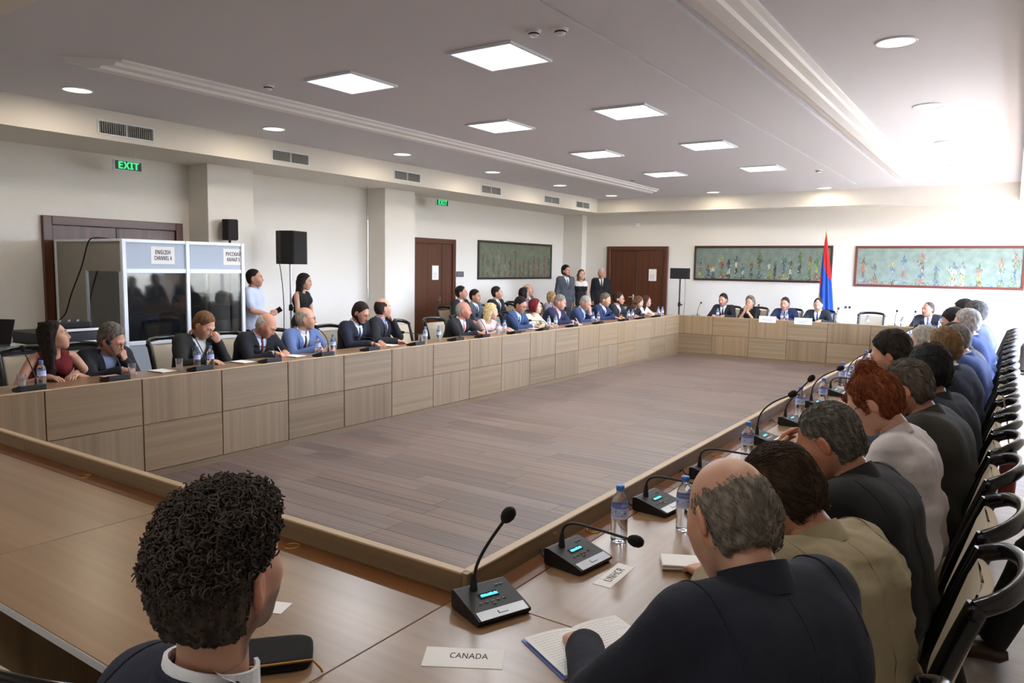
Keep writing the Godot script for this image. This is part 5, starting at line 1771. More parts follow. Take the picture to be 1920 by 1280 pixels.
	for l in legs:
		var an: Vector3 = l[2]
		var sh := MB.new()
		sh.tube([Vector3(an.x, 0.055, an.z + 0.06), Vector3(an.x, 0.05, an.z + 0.03), Vector3(an.x, 0.055, an.z - 0.02), Vector3(an.x, 0.045, an.z - 0.09), Vector3(an.x, 0.036, an.z - 0.15), Vector3(an.x, 0.03, an.z - 0.19)], [0.022, 0.042, 0.046, 0.044, 0.042, 0.02], 12, Color(-1, 0, 0), 0.9)
		part("shoe", sh.mesh(), d.get("shoe_mat", M.black_gloss), o)
	if d.get("pen", -1) >= 0:
		var a: Dictionary = arms[d.pen]
		var pw: Vector3 = a.w + a.dir * 0.1 * hs
		var pn := thing("pen", d.get("pen_label", "pen in hand"), "pen", Vector3.ZERO, 0.0, "pens held by delegates")
		pn.transform = Transform3D(Basis(Vector3.UP, turn), where)
		var pm := MB.new()
		var tip := pw + Vector3(0, -0.035, -0.02)
		var en := tip + Vector3(a.q * 0.03, 0.115, 0.07)
		pm.tube([tip, tip.lerp(en, 0.12), en], [0.001, 0.004, 0.004], 8)
		part("barrel", pm.mesh(), M.ink if d.get("dark_pen", true) else M.paper, pn)
	if d.get("phone", false):
		var a: Dictionary = arms[1]
		var ph := thing("mobile_phone", "black phone held by the man in the white shirt", "phone", where, turn)
		var zz: Vector3 = -(a.dir as Vector3)
		var yy: Vector3 = -(a.palm as Vector3)
		yy = (yy - zz * yy.dot(zz)).normalized()
		var hx3 := Transform3D(Basis(yy.cross(zz), yy, zz), a.w)
		var px := hx3 * Transform3D(Basis(Vector3.RIGHT, 0.35), Vector3(-0.004, -0.034, -0.1))
		part("case", bx(Vector3(-0.036, -0.004, -0.085), Vector3(0.036, 0.004, 0.065), 0.003), M.black_gloss, ph, px)
		part("glass", bx(Vector3(-0.033, -0.0045, -0.08), Vector3(0.033, -0.004, 0.06)), M.foam, ph, px)
	if not stand and d.get("chair", true):
		d.seat = Transform3D(Basis(Vector3.UP, turn), where)
	return o

# the shirt lies a little under the coat: distance to the trunk's own capsules, walked from the front
func raw_hit_core(p: Vector3, u3: Vector3, fwd: Vector3, chest: Vector3, uc: Vector3, waist: Vector3, rm: Vector3, b: float, thick: float, sw: float) -> Vector3:
	var q := p + fwd * 0.32
	for it in 40:
		var d := seg(q, chest - rm * 0.088 * b, chest + rm * 0.088 * b) - 0.116 * b
		var e := seg(q, uc - rm * sw * 0.52, uc + rm * sw * 0.52) - 0.098 * b
		var w := seg(q, waist - rm * 0.07 * b, waist + rm * 0.07 * b) - 0.112 * b
		d = smin(smin(d, e, 0.06), w, 0.06) - thick + 0.006
		if d < 0.001: break
		q -= fwd * d
		if (q - p).dot(fwd) < -0.02: break
	return q

func seg(p: Vector3, a: Vector3, b: Vector3) -> float:
	var ba := b - a
	var t := clampf((p - a).dot(ba) / maxf(ba.length_squared(), 1e-9), 0, 1)
	return (p - a - ba * t).length()

func smin(a: float, b: float, k: float) -> float:
	var w := maxf(k - absf(a - b), 0.0) / k
	return minf(a, b) - w * w * k * 0.25

func ramp(a: Array, n: int) -> Array:
	var out := []
	for k in a.size() - 1:
		for q in n: out.append(lerpf(a[k], a[k + 1], float(q) / n))
	out.append(a[-1])
	return out

func ball(m: MB, c: Vector3, r: float) -> void:
	var prof := []
	for k in 7:
		var an := -PI / 2 + PI * k / 6.0
		prof.append(Vector2(maxf(cos(an) * r, r * 0.02), sin(an) * r))
	m.lathe(prof, 12, c)

func people_setup() -> void:
	fold_noise = noise(7.0, 21, 3)
	hair_noise = noise(38.0, 22, 3)
	skin_mat = mat(Color.WHITE, 0.5)
	skin_mat.vertex_color_use_as_albedo = true
	skin_mat.subsurf_scatter_enabled = true; skin_mat.subsurf_scatter_strength = 0.12
	hair_mat = mat(Color.WHITE, 0.75)
	hair_mat.metallic_specular = 0.4
	hair_mat.vertex_color_use_as_albedo = true
	eye_mat = mat(Color.WHITE, 0.15)
	eye_mat.vertex_color_use_as_albedo = true

# ---------------------------------------------------------------- who sits and stands where
func build_people() -> void:
	people_setup()
	var LT := -90.0   # facing the open floor from the booth side
	var T := ["table", 0.13, -0.5]
	var seats := []
	var run := [
		{"label": "woman with long dark hair in a red sleeveless top at the table", "head": Vector3(-6.7, 1.105, -3.0), "turn": LT - 8, "reach": 0.26, "female": true, "hair": "long", "long": 0.3, "fall": 0.04, "hair_col": "17100d", "hair_col2": "2a1c15", "locks": 500, "wear": "sleeveless", "cloth": "6e1216", "skin": "b98b72", "hy": 62, "hp": -8, "cell": 0.016, "hl": ["table", 0.1, -0.42, 0.6], "hr_": ["table", 0.12, -0.46, 0.7]},
		{"label": "grey haired man in glasses resting his cheek on his hand while writing", "head": Vector3(-6.72, 1.035, -3.5), "turn": LT, "reach": 0.26, "hair": "full", "hair_col": "4a433b", "hair_col2": "716a5f", "glasses": true, "cloth": "15161f", "shirt": "8f9cc0", "skin": "bd8d76", "hy": 28, "hp": 30, "hr": -8, "cell": 0.016, "bulk": 1.1, "hl": ["face", -0.05, -0.15, -0.15, -0.02, -0.04, -0.1, "fist"], "hr_": ["write", 0.05, -0.54], "pen": 1, "pen_label": "dark pen in the hand of the grey haired man in glasses"},
		{"label": "short fair haired man in a dark jacket and open white collar rubbing his eyes", "head": Vector3(-6.72, 1.115, -4.42), "turn": LT, "reach": 0.22, "hair": "short", "hair_col": "5a3b24", "hair_col2": "7a5636", "cloth": "1d1b1b", "shirt": "dcdcdc", "vee": 0.36, "vee_w": 0.07, "skin": "c1907a", "hy": 22, "hp": 38, "cell": 0.016, "hl": ["face", -0.13, -0.1, -0.16, 0.0, 0.0, -0.11, "fist"], "hr_": ["table", 0.08, -0.46]},
		{"label": "bald elderly man in a dark suit bent over writing notes", "head": Vector3(-6.7, 1.075, -5.16), "turn": LT, "reach": 0.28, "hair": "fringe", "crown": -0.02, "hair_col": "a8a29a", "cloth": "12131b", "shirt": "c9d2ea", "tie": "6b1f2a", "skin": "c79078", "hy": 28, "hp": 38, "cell": 0.016, "bulk": 1.08, "hl": ["table", 0.14, -0.44], "hr_": ["write", 0.04, -0.5], "pen": 1, "dark_pen": false, "pen_label": "white pen in the hand of the bald elderly man"},
		{"label": "balding grey man in a light blue suit looking along the table", "head": Vector3(-6.75, 1.12, -5.74), "turn": LT, "reach": 0.2, "hair": "fringe", "hair_col": "7d776d", "hair_col2": "968f84", "glasses": true, "cloth": "5a6d97", "shirt": "e2e4ea", "tie": "3a1f2c", "skin": "c39277", "hy": 48, "hp": 5, "cell": 0.016, "hl": ["table", 0.12, -0.46], "hr_": ["write", 0.08, -0.48], "pen": 1, "dark_pen": false, "pen_label": "white pen in the hand of the man in light blue"},
		{"label": "bearded man in a navy suit and striped tie reading at the table", "head": Vector3(-6.75, 1.145, -6.62), "turn": LT, "reach": 0.2, "hair": "short", "hair_col": "1f1712", "beard": "1c1410", "glasses": true, "cloth": "15182a", "shirt": "d7dcea", "tie": "3b3d58", "skin": "b8866c", "hy": 12, "hp": 28, "cell": 0.016, "hl": ["table", 0.05, -0.5], "hr_": ["table", 0.1, -0.48]},
		{"label": "dark haired man with a bald crown in a dark suit, chin on hand, turned away", "head": Vector3(-6.8, 1.19, -7.06), "turn": LT + 22, "reach": 0.14, "hair": "fringe", "crown": 0.06, "hair_col": "241a14", "cloth": "14141b", "shirt": "8f98c8", "tie": "31344c", "skin": "c0917a", "hy": 52, "hp": 2, "cell": 0.016, "bulk": 1.08, "hl": ["face", -0.02, -0.17, -0.16, 0.0, -0.08, -0.1, "fist"], "hr_": ["table", 0.22, -0.42]},
		{"label": "grey bald man in a dark suit with a bright red tie", "head": Vector3(-6.72, 1.1, -8.68), "turn": LT, "reach": 0.2, "hair": "fringe", "crown": 0.0, "hair_col": "8f8a83", "cloth": "14161f", "shirt": "e6e4e4", "tie": "b3202e", "skin": "c07f69", "hy": 36, "hp": 6, "cell": 0.017, "hl": ["table", 0.06, -0.56], "hr_": ["table", 0.05, -0.52]},
		{"label": "blonde woman in a pale top with folded hands", "head": Vector3(-6.75, 1.05, -9.42), "turn": LT, "reach": 0.22, "female": true, "hair": "long", "long": 0.12, "hair_col": "a08452", "hair_col2": "d2bd8a", "wear": "blouse", "cloth": "c6a9a4", "skin": "c99a84", "hy": 34, "hp": 10, "cell": 0.018, "hl": ["table", 0.06, -0.54], "hr_": ["table", 0.06, -0.5]},
		{"label": "dark haired man in glasses and a bright blue suit writing", "head": Vector3(-6.75, 1.125, -10.26), "turn": LT, "reach": 0.24, "hair": "short", "hair_col": "17120f", "glasses": true, "cloth": "30456c", "shirt": "cfdcf0", "tie": "1c2438", "skin": "b98569", "hy": 4, "hp": 24, "cell": 0.018, "hl": ["table", 0.06, -0.46], "hr_": ["write", 0.02, -0.52], "pen": 1, "pen_label": "pen in the hand of the man in the bright blue suit"},
		{"label": "woman with dark red bobbed hair in a cream jacket", "head": Vector3(-6.75, 1.085, -10.72), "turn": LT, "reach": 0.2, "female": true, "hair": "bob", "hair_col": "4d0c10", "hair_col2": "6d1418", "wear": "blouse", "cloth": "c9bf9f", "cloth_name": "jacket", "skin": "d0a890", "glasses": true, "hy": 32, "hp": 4, "cell": 0.018},
		{"label": "tall grey haired man in a navy jacket and pink shirt writing", "head": Vector3(-6.75, 1.13, -11.56), "turn": LT, "reach": 0.24, "hair": "short", "hair_col": "5f564c", "hair_col2": "8a8074", "cloth": "1e2240", "shirt": "cba9ad", "skin": "c08a72", "hy": 20, "hp": 20, "cell": 0.018, "bulk": 1.1, "hl": ["table", 0.1, -0.46], "hr_": ["write", 0.02, -0.54], "pen": 1, "dark_pen": false, "pen_label": "white pen in the hand of the man in pink shirt"},
		{"label": "grey haired man in a blue suit hiding his face behind his hand", "head": Vector3(-6.72, 1.09, -12.47), "turn": LT, "reach": 0.22, "hair": "short", "hair_col": "7c7870", "hair_col2": "a09b92", "cloth": "2c3b60", "shirt": "bccbe6", "skin": "bd8a72", "hy": 4, "hp": 30, "cell": 0.019, "hl": ["face", -0.05, -0.14, -0.17, 0.0, -0.01, -0.11, "flat"], "hr_": ["table", 0.1, -0.48]},
		{"label": "man with greying hair in a navy suit beside the grey man hiding his face", "head": Vector3(-6.75, 1.125, -13.36), "turn": LT, "reach": 0.22, "hair": "short", "hair_col": "4a4136", "hair_col2": "6d6354", "cloth": "202a4e", "shirt": "d5dcea", "tie": "26345c", "skin": "bb8d6e", "hy": 10, "hp": 20, "cell": 0.02},
		{"label": "dark haired man in glasses with an orange tie", "head": Vector3(-6.75, 1.13, -13.97), "turn": LT, "reach": 0.18, "hair": "full", "hair_col": "2a1710", "glasses": true, "beard": "2a1710", "cloth": "14161e", "shirt": "e2e2e2", "tie": "d1601c", "skin": "bd8c74", "hy": 16, "hp": 6, "cell": 0.02},
		{"label": "woman with long light brown hair in black leaning forward", "head": Vector3(-6.7, 1.035, -14.84), "turn": LT, "reach": 0.3, "female": true, "hair": "long", "long": 0.26, "fall": 0.05, "hair_col": "49301d", "hair_col2": "6f4e30", "wear": "blouse", "cloth": "121214", "skin": "c79c84", "hy": 16, "hp": 26, "hr": -12, "cell": 0.02},
		{"label": "dark haired woman in white resting her arms beside the last bottles", "head": Vector3(-6.72, 1.04, -15.3), "turn": LT, "reach": 0.24, "female": true, "hair": "long", "long": 0.14, "hair_col": "2a1b14", "hair_col2": "47301f", "wear": "blouse", "cloth": "d5d0cc", "skin": "c4967e", "hy": 24, "hp": 4, "cell": 0.02},
	]
	for d in run:
		if not d.has("hl"): d.hl = T
		if not d.has("hr_"): d.hr_ = T
		person(d)
		seats.append([d.seat.origin, deg_to_rad(LT), "chair under the " + short(d.label)])
	# head table
	for d in [
		{"label": "young dark haired man in a dark suit at the head table's speaker stand end", "head": Vector3(-5.18, 1.12, -15.85), "turn": 180, "reach": 0.18, "hair": "short", "hair_col": "1d1511", "cloth": "15161c", "shirt": "dfe6f2", "tie": "4a2428", "skin": "bb8d74", "hy": -12, "hp": 14, "cell": 0.02},
		{"label": "woman with grey streaked hair in black holding her hands before her mouth", "head": Vector3(-4.6, 1.08, -15.85), "turn": 180, "reach": 0.22, "female": true, "hair": "puffy", "line": 0.01, "hair_col": "4b4a44", "hair_col2": "757368", "wear": "shortshirt", "cloth": "111112", "skin": "bd9076", "hy": -12, "hp": 6, "cell": 0.02, "hl": ["face", -0.03, -0.17, -0.17, 0.0, -0.06, -0.115, "flat"], "hr_": ["face", 0.03, -0.17, -0.17, 0.0, -0.06, -0.115, "flat"]},
		{"label": "man in a blue suit behind a white name card beside the woman in black", "head": Vector3(-3.88, 1.085, -15.85), "turn": 180, "reach": 0.2, "hair": "short", "hair_col": "2c201a", "cloth": "1d2748", "shirt": "d5dbe8", "tie": "2b3350", "skin": "bd8b72", "hy": -6, "hp": 8, "cell": 0.02, "bulk": 1.08},
		{"label": "man in a charcoal suit before the flag reading papers at the head table", "head": Vector3(-3.23, 1.09, -15.85), "turn": 180, "reach": 0.2, "hair": "receding", "hair_col": "33271e", "cloth": "1f242e", "shirt": "e4e6ea", "tie": "39415c", "skin": "c49a82", "hy": 4, "hp": 14, "cell": 0.02},
		{"label": "balding man with a purple tie at the window end of the head table", "head": Vector3(-1.28, 1.09, -15.8), "turn": 178, "reach": 0.16, "hair": "receding", "line": 0.02, "hair_col": "2b211c", "hair_col2": "544a42", "cloth": "16181f", "shirt": "dcdcec", "tie": "4a4a92", "skin": "b5826a", "hy": -40, "hp": 4, "cell": 0.02, "bulk": 1.08},
	]:
		d.hl = d.get("hl", ["table", 0.12, -0.48]); d.hr_ = d.get("hr_", ["table", 0.1, -0.5])
		person(d)
		seats.append([d.seat.origin, PI, "chair under the " + short(d.label)])
	# window run, seen from behind
	var R := 90.0
	var win := [
		{"label": "bald man in a navy suit bending over his notebook", "head": Vector3(-0.505, 1.185, -1.66), "turn": R - 30, "reach": 0.2, "head_size": 1.06, "hair": "fringe", "crown": 0.3, "bald": 0.027, "hair_col": "5d564d", "hair_col2": "857c70", "locks": 1800, "lock_len": 0.55, "cloth": "131827", "collar": 0.046, "skin": "c4957b", "hy": -6, "hp": 34, "hr": -4, "cell": 0.0105, "bulk": 1.14, "shoulders": 1.12, "slump": 22, "hl": ["at", Vector3(-0.2, 0.79, -0.46), Vector3(0.3, -0.2, -1), Vector3(0.1, -1, 0), "curl"], "hr_": ["table", 0.18, -0.44], "stubble": 0.1},
		{"label": "dark haired man in a beige linen jacket hunched over the table", "head": Vector3(-0.53, 1.088, -2.24), "turn": R - 22, "reach": 0.24, "head_size": 1.06, "hair": "short", "hair_col": "2a1c13", "hair_col2": "463220", "locks": 2200, "cloth": "918468", "collar": 0.04, "fold2": 0.012, "skin": "b98468", "hy": 6, "hp": 40, "cell": 0.0115, "fold": 0.013, "bulk": 1.12, "shoulders": 1.1, "slump": 26},
		{"label": "man with cropped grey hair in a black suit, forehead on his hand", "head": Vector3(-0.52, 1.135, -2.86), "turn": R - 12, "reach": 0.24, "head_size": 1.06, "hair": "crew", "hair_col": "3a352f", "hair_col2": "6f6a60", "locks": 2400, "lock_len": 0.5, "cloth": "121215", "collar": 0.044, "skin": "b57f63", "hy": 2, "hp": 32, "cell": 0.0125, "slump": 22, "bulk": 1.08, "hl": ["face", -0.07, 0.0, -0.2, -0.02, 0.1, -0.1, "rest"]},
		{"label": "red haired woman with a bun in a loose white shirt", "head": Vector3(-0.48, 1.175, -3.6), "turn": R - 6, "reach": 0.2, "female": true, "size": 1.02, "head_size": 1.05, "hair": "bun", "hair_col": "5a2511", "hair_col2": "8d4a22", "locks": 2600, "lock_len": 1.6, "wear": "shirt", "cloth": "bdb5b5", "fold2": 0.008, "skin": "c69a86", "glasses": true, "hy": 2, "hp": 34, "cell": 0.0125, "fold": 0.016, "bulk": 1.14, "slump": 22},
		{"label": "man with greying brown hair in a charcoal jacket behind the red haired woman", "head": Vector3(-0.41, 1.170, -4.2), "turn": R - 10, "reach": 0.22, "head_size": 1.05, "hair": "short", "hair_col": "3a3027", "hair_col2": "5f564a", "locks": 900, "cloth": "26241f", "collar": 0.04, "skin": "b58268", "hy": 2, "hp": 28, "cell": 0.014, "bulk": 1.12, "slump": 22},
		{"label": "man with jet black hair in a dark navy suit turned from the camera", "head": Vector3(-0.37, 1.190, -4.78), "turn": R - 22, "reach": 0.2, "head_size": 1.08, "hair": "full", "hair_col": "060606", "hair_col2": "0e0d0d", "locks": 500, "cloth": "10131d", "collar": 0.04, "skin": "a87c66", "hy": -18, "hp": 16, "cell": 0.015, "bulk": 1.1},
		{"label": "dark haired man leaning far forward over the table", "head": Vector3(-0.64, 1.215, -5.4), "turn": R - 5, "reach": 0.34, "head_size": 1.06, "hair": "full", "hair_col": "18120d", "hair_col2": "2a211a", "locks": 500, "cloth": "15161c", "shirt": "b0b0b0", "skin": "b98870", "hy": 2, "hp": 22, "cell": 0.016},
		{"label": "man with short light brown hair and white collar in a navy suit", "head": Vector3(-0.37, 1.240, -5.95), "turn": R - 26, "reach": 0.16, "head_size": 1.06, "hair": "short", "hair_col": "5b4127", "hair_col2": "7c5f3e", "locks": 500, "cloth": "131a30", "shirt": "e4e6ec", "skin": "c99a80", "hy": -20, "hp": 6, "cell": 0.016, "bulk": 1.1},
		{"label": "grey haired woman leaning in, half hidden by the light brown haired man", "head": Vector3(-0.55, 1.210, -6.62), "turn": R, "reach": 0.26, "female": true, "hair": "bob", "hair_col": "8a857c", "hair_col2": "a9a49a", "wear": "blouse", "cloth": "8c8782", "skin": "c09a86", "hp": 14, "cell": 0.018},
		{"label": "man in a bright blue suit in the middle of the window run", "head": Vector3(-0.37, 1.190, -7.25), "turn": R - 10, "reach": 0.22, "hair": "short", "hair_col": "4c4742", "hair_col2": "6c665f", "cloth": "304478", "shirt": "cfd6e6", "skin": "bf9078", "hp": 18, "cell": 0.018, "bulk": 1.1},
		{"label": "dark haired man in a brown grey jacket in the window run", "head": Vector3(-0.42, 1.170, -7.85), "turn": R, "reach": 0.24, "hair": "short", "hair_col": "221a15", "cloth": "3a3733", "shirt": "bfbfbf", "skin": "b98a72", "hp": 30, "cell": 0.018, "bulk": 1.12},
		{"label": "silver haired man in a royal blue suit in the window run", "head": Vector3(-0.36, 1.265, -8.5), "turn": R - 14, "reach": 0.2, "hair": "full", "hair_col": "7e7b77", "hair_col2": "aba8a2", "cloth": "2c3e6c", "shirt": "e2e6ee", "skin": "c7947c", "hy": 4, "hp": 12, "cell": 0.018, "bulk": 1.12},
		{"label": "dark haired man bent beyond the silver haired man", "head": Vector3(-0.5, 1.245, -9.1), "turn": R, "reach": 0.26, "hair": "full", "hair_col": "1d1612", "cloth": "191b24", "shirt": "b9b9b9", "skin": "b4846c", "hp": 24, "cell": 0.02},
		{"label": "man with grey temples in a grey suit near the end of the window run", "head": Vector3(-0.34, 1.310, -9.75), "turn": R - 10, "reach": 0.18, "hair": "full", "hair_col": "2b2724", "hair_col2": "595550", "cloth": "4a4f5c", "shirt": "cfcfd4", "skin": "b98a72", "hp": 8, "cell": 0.02},
		{"label": "dark haired man at the far end of the window run", "head": Vector3(-0.48, 1.305, -10.4), "turn": R, "reach": 0.2, "hair": "full", "hair_col": "1a1512", "cloth": "20242f", "shirt": "c4c4c4", "skin": "b08068", "hp": 10, "cell": 0.02},
	]
	for d in win:
		d.hl = d.get("hl", ["table", 0.1, -0.42]); d.hr_ = d.get("hr_", ["table", 0.1, -0.44])
		person(d)
		var first: bool = d.head.z > -2.0
		seats.append([Vector3(-0.5 if first else -0.36, 0, d.head.z - (0.0 if first else 0.16)), deg_to_rad(d.turn) if first else PI / 2, "chair under the " + short(d.label)])
	for k in 4:
		seats.append([Vector3(-0.34, 0, -11.1 - 0.7 * k), PI / 2, "%s empty chair beyond the last delegate of the window run" % ["first", "second", "third", "fourth"][k]])
	# the man in front of the camera
	var c := {"label": "curly haired man in a navy suit with his back to the camera", "head": Vector3(-0.935, 1.298, -0.632), "turn": -6, "reach": 0.1, "head_size": 0.9, "neck": 0.02, "drop": 0.04, "hair": "curly", "hair_col": "2a221d", "hair_col2": "4c4038", "locks": 5200, "cloth": "10152a", "shirt": "e9ebf0", "skin": "c2917a", "hy": 24, "hp": -2, "cell": 0.0105, "stubble": 0.75, "stubble_col": "3a2c24", "bulk": 1.02, "hl": ["lap"], "hr_": ["lap"]}
	person(c)
	seats.append([c.seat.origin, deg_to_rad(-6), "chair under the curly haired man"])
	seats.append([Vector3(-1.72, 0, -0.98), 0.12, "empty chair pushed up to the table beside the curly haired man"])
	seats.append([Vector3(-6.98, 0, -7.9), deg_to_rad(LT), "empty beige chair between the man turned away and the red tie"])
	seats.append([Vector3(-6.98, 0, -2.35), deg_to_rad(LT), "empty chair next to the woman in red, nearest the camera end"])
	seats.append([Vector3(-2.3, 0, -15.95), PI, "empty chair at the head table between the flag and the window end"])
	# along the wall behind
	for d in [
		{"label": "dark haired man by the single door half hidden by the red tie man", "head": Vector3(-8.75, 1.24, -11.23), "turn": LT, "hair": "short", "hair_col": "1b1411", "cloth": "17181f", "shirt": "dedede", "skin": "bb8c74", "hy": 28, "cell": 0.021},
		{"label": "young man in a grey suit and blue tie in the back row", "head": Vector3(-8.75, 1.165, -11.67), "turn": LT, "hair": "short", "hair_col": "17120f", "cloth": "4a5260", "shirt": "e2e2e2", "tie": "28355e", "skin": "b88a70", "hy": 14, "hp": 8, "cell": 0.021},
		{"label": "man in a black suit sitting upright in the back row under the dim painting", "head": Vector3(-8.75, 1.215, -12.42), "turn": LT, "hair": "short", "hair_col": "231a15", "cloth": "121319", "shirt": "dcdcdc", "tie": "22242e", "skin": "bf9079", "hy": 30, "cell": 0.021},
		{"label": "dark haired back row delegate turned aside under the dim painting", "head": Vector3(-8.7, 1.18, -13.35), "turn": LT, "female": true, "hair": "bob", "hair_col": "1a1411", "wear": "blouse", "cloth": "77737c", "skin": "bd927a", "hy": 60, "cell": 0.022},
		{"label": "balding man in the back row beside the dark haired delegate turned aside", "head": Vector3(-9.05, 1.24, -14.05), "turn": LT, "hair": "fringe", "hair_col": "5b5145", "cloth": "504c4a", "shirt": "c9c9c9", "skin": "b98a70", "hy": 30, "cell": 0.022},
		{"label": "fair haired woman in a patterned grey top in the back row by the pillar", "head": Vector3(-8.7, 1.05, -14.52), "turn": LT, "female": true, "hair": "bob", "hair_col": "7a6242", "hair_col2": "a58a60", "wear": "blouse", "cloth": "8c8794", "skin": "c09078", "hy": 20, "hp": 10, "cell": 0.022},
	]:
		d.hl = ["lap"]; d.hr_ = ["lap"]; d.reach = 0.06
		person(d)
		seats.append([d.seat.origin, deg_to_rad(LT), "wall row chair under the " + short(d.label)])
	# standing
	for d in [
		{"label": "man in a white short sleeved shirt standing by the booth with a phone", "head": Vector3(-8.9, 1.535, -6.66), "turn": -60, "stand": true, "wear": "shortshirt", "cloth": "b9c2d8", "pants": "1a2030", "hair": "crew", "hair_col": "120e0c", "skin": "b98870", "hy": 12, "hp": 0, "cell": 0.017, "bulk": 1.1, "belly": 0.02, "phone": true, "hl": ["hang"], "hr_": ["at", Vector3(0.16, 1.02, -0.34), Vector3(-0.5, 0.5, -0.7), Vector3(-1, 0, 0.2), "curl"]},
		{"label": "woman with long black hair in a black dress standing under the loudspeaker", "head": Vector3(-9.0, 1.47, -7.64), "turn": -75, "stand": true, "female": true, "wear": "dress", "cloth": "0e0d0f", "bare_legs": true, "bands": [[-0.37, -0.33, "c9c5c0", "belt"]], "hair": "long", "long": 0.16, "hair_col": "0f0c0b", "hair_col2": "1d1715", "skin": "bd9177", "hy": 20, "hp": 8, "cell": 0.017, "hl": ["at", Vector3(-0.02, 0.86, -0.2), Vector3(0.4, -0.8, -0.3), Vector3(0, 0, 1), "rest"], "hr_": ["at", Vector3(0.04, 0.84, -0.22), Vector3(-0.4, -0.8, -0.3), Vector3(0, 0, 1), "rest"]},
		{"label": "young bearded man in a grey suit standing by the far corner", "head": Vector3(-8.75, 1.675, -15.24), "turn": -120, "stand": true, "cloth": "43474f", "shirt": "dfe0e4", "tie": "4b4f60", "hair": "full", "hair_col": "14100d", "beard": "17120e", "skin": "b78970", "hy": 15, "cell": 0.021, "hl": ["hang"], "hr_": ["hang"]},
		{"label": "woman in a black and white dress standing by the far corner", "head": Vector3(-8.75, 1.59, -15.98), "turn": -135, "stand": true, "female": true, "wear": "dress", "cloth": "131315", "bare_legs": true, "bands": [[-0.13, 0.2, "d2cec8", "white_yoke"]], "hair": "long", "long": 0.14, "hair_col": "5a3826", "hair_col2": "7a5238", "skin": "c99f89", "hy": 5, "cell": 0.021, "hl": ["hang"], "hr_": ["hang"]},
		{"label": "white haired man in a black suit standing before the far door", "head": Vector3(-8.75, 1.625, -17.05), "turn": -145, "stand": true, "cloth": "12131a", "shirt": "dcdde2", "tie": "1d1e26", "hair": "short", "hair_col": "a7a39d", "hair_col2": "c2beb8", "skin": "c4937c", "hy": 10, "hp": 6, "cell": 0.021, "bulk": 1.08, "hl": ["hang"], "hr_": ["hang"]},
	]:
		d.lean = d.get("lean", 2.0); d.slump = d.get("slump", 3.0)
		person(d)
	# interpreter in the booth, technician at the sound desk, people along the windows
	var ip := {"label": "interpreter in a dark jacket seated inside the booth behind smoked glass", "head": Vector3(-9.05, 1.2, -5.62), "turn": LT, "reach": 0.12, "hair": "fringe", "hair_col": "2a211b", "cloth": "1a1a1e", "shirt": "55555c", "skin": "b08068", "hy": 24, "hp": 14, "cell": 0.018, "hl": ["table", 0.1, -0.36], "hr_": ["table", 0.1, -0.36]}
	person(ip); seats.append([ip.seat.origin, deg_to_rad(LT), "chair inside the interpreter booth"])
	var te := {"label": "technician in a dark t-shirt at the sound desk by the frame edge", "head": Vector3(-8.5, 1.42, -2.93), "turn": -150, "reach": 0.16, "stand": false, "wear": "tshirt", "cloth": "1b1a26", "pants": "20222a", "hair": "short", "hair_col": "17120f", "skin": "b98a70", "cell": 0.018, "hp": 20, "hl": ["at", Vector3(-0.2, 0.98, -0.4), Vector3(0.5, -0.2, -1), Vector3.DOWN, "rest", Vector3(-1.6, -0.1, 0.3)], "hr_": ["at", Vector3(0.2, 1.0, -0.42), Vector3(-0.4, -0.2, -1), Vector3.DOWN, "rest"]}
	person(te); seats.append([te.seat.origin, deg_to_rad(-150), "chair at the sound desk"])
	var w1 := {"label": "person in black seated by the windows with only the knees in view", "head": Vector3(0.56, 1.25, -4.0), "turn": R, "reach": 0.04, "hair": "short", "hair_col": "1d1612", "cloth": "0f0f12", "shirt": "3a3a40", "skin": "b98a70", "cell": 0.02, "foot": -0.16, "shoe_mat": hexm("3b2415", 0.35), "hl": ["lap"], "hr_": ["lap"]}
	person(w1); seats.append([w1.seat.origin, PI / 2, "chair by the windows under the person in black"])
	var w2 := {"label": "person with crossed dark legs at the far end of the window wall", "head": Vector3(0.66, 1.25, -15.8), "turn": R, "reach": 0.04, "hair": "short", "hair_col": "1d1612", "cloth": "15161c", "shirt": "c9c9c9", "skin": "b98a70", "cell": 0.022, "foot": -0.06, "hl": ["lap"], "hr_": ["lap"]}
	person(w2); seats.append([w2.seat.origin, PI / 2, "chair by the windows under the person with crossed legs"])
	for s in seats: make_chair(s[2], Vector3(s[0].x, 0, s[0].z), s[1], "black framed conference chairs")

func short(l: String) -> String:
	return l if l.split(" ").size() <= 10 else " ".join(l.split(" ").slice(0, 10))

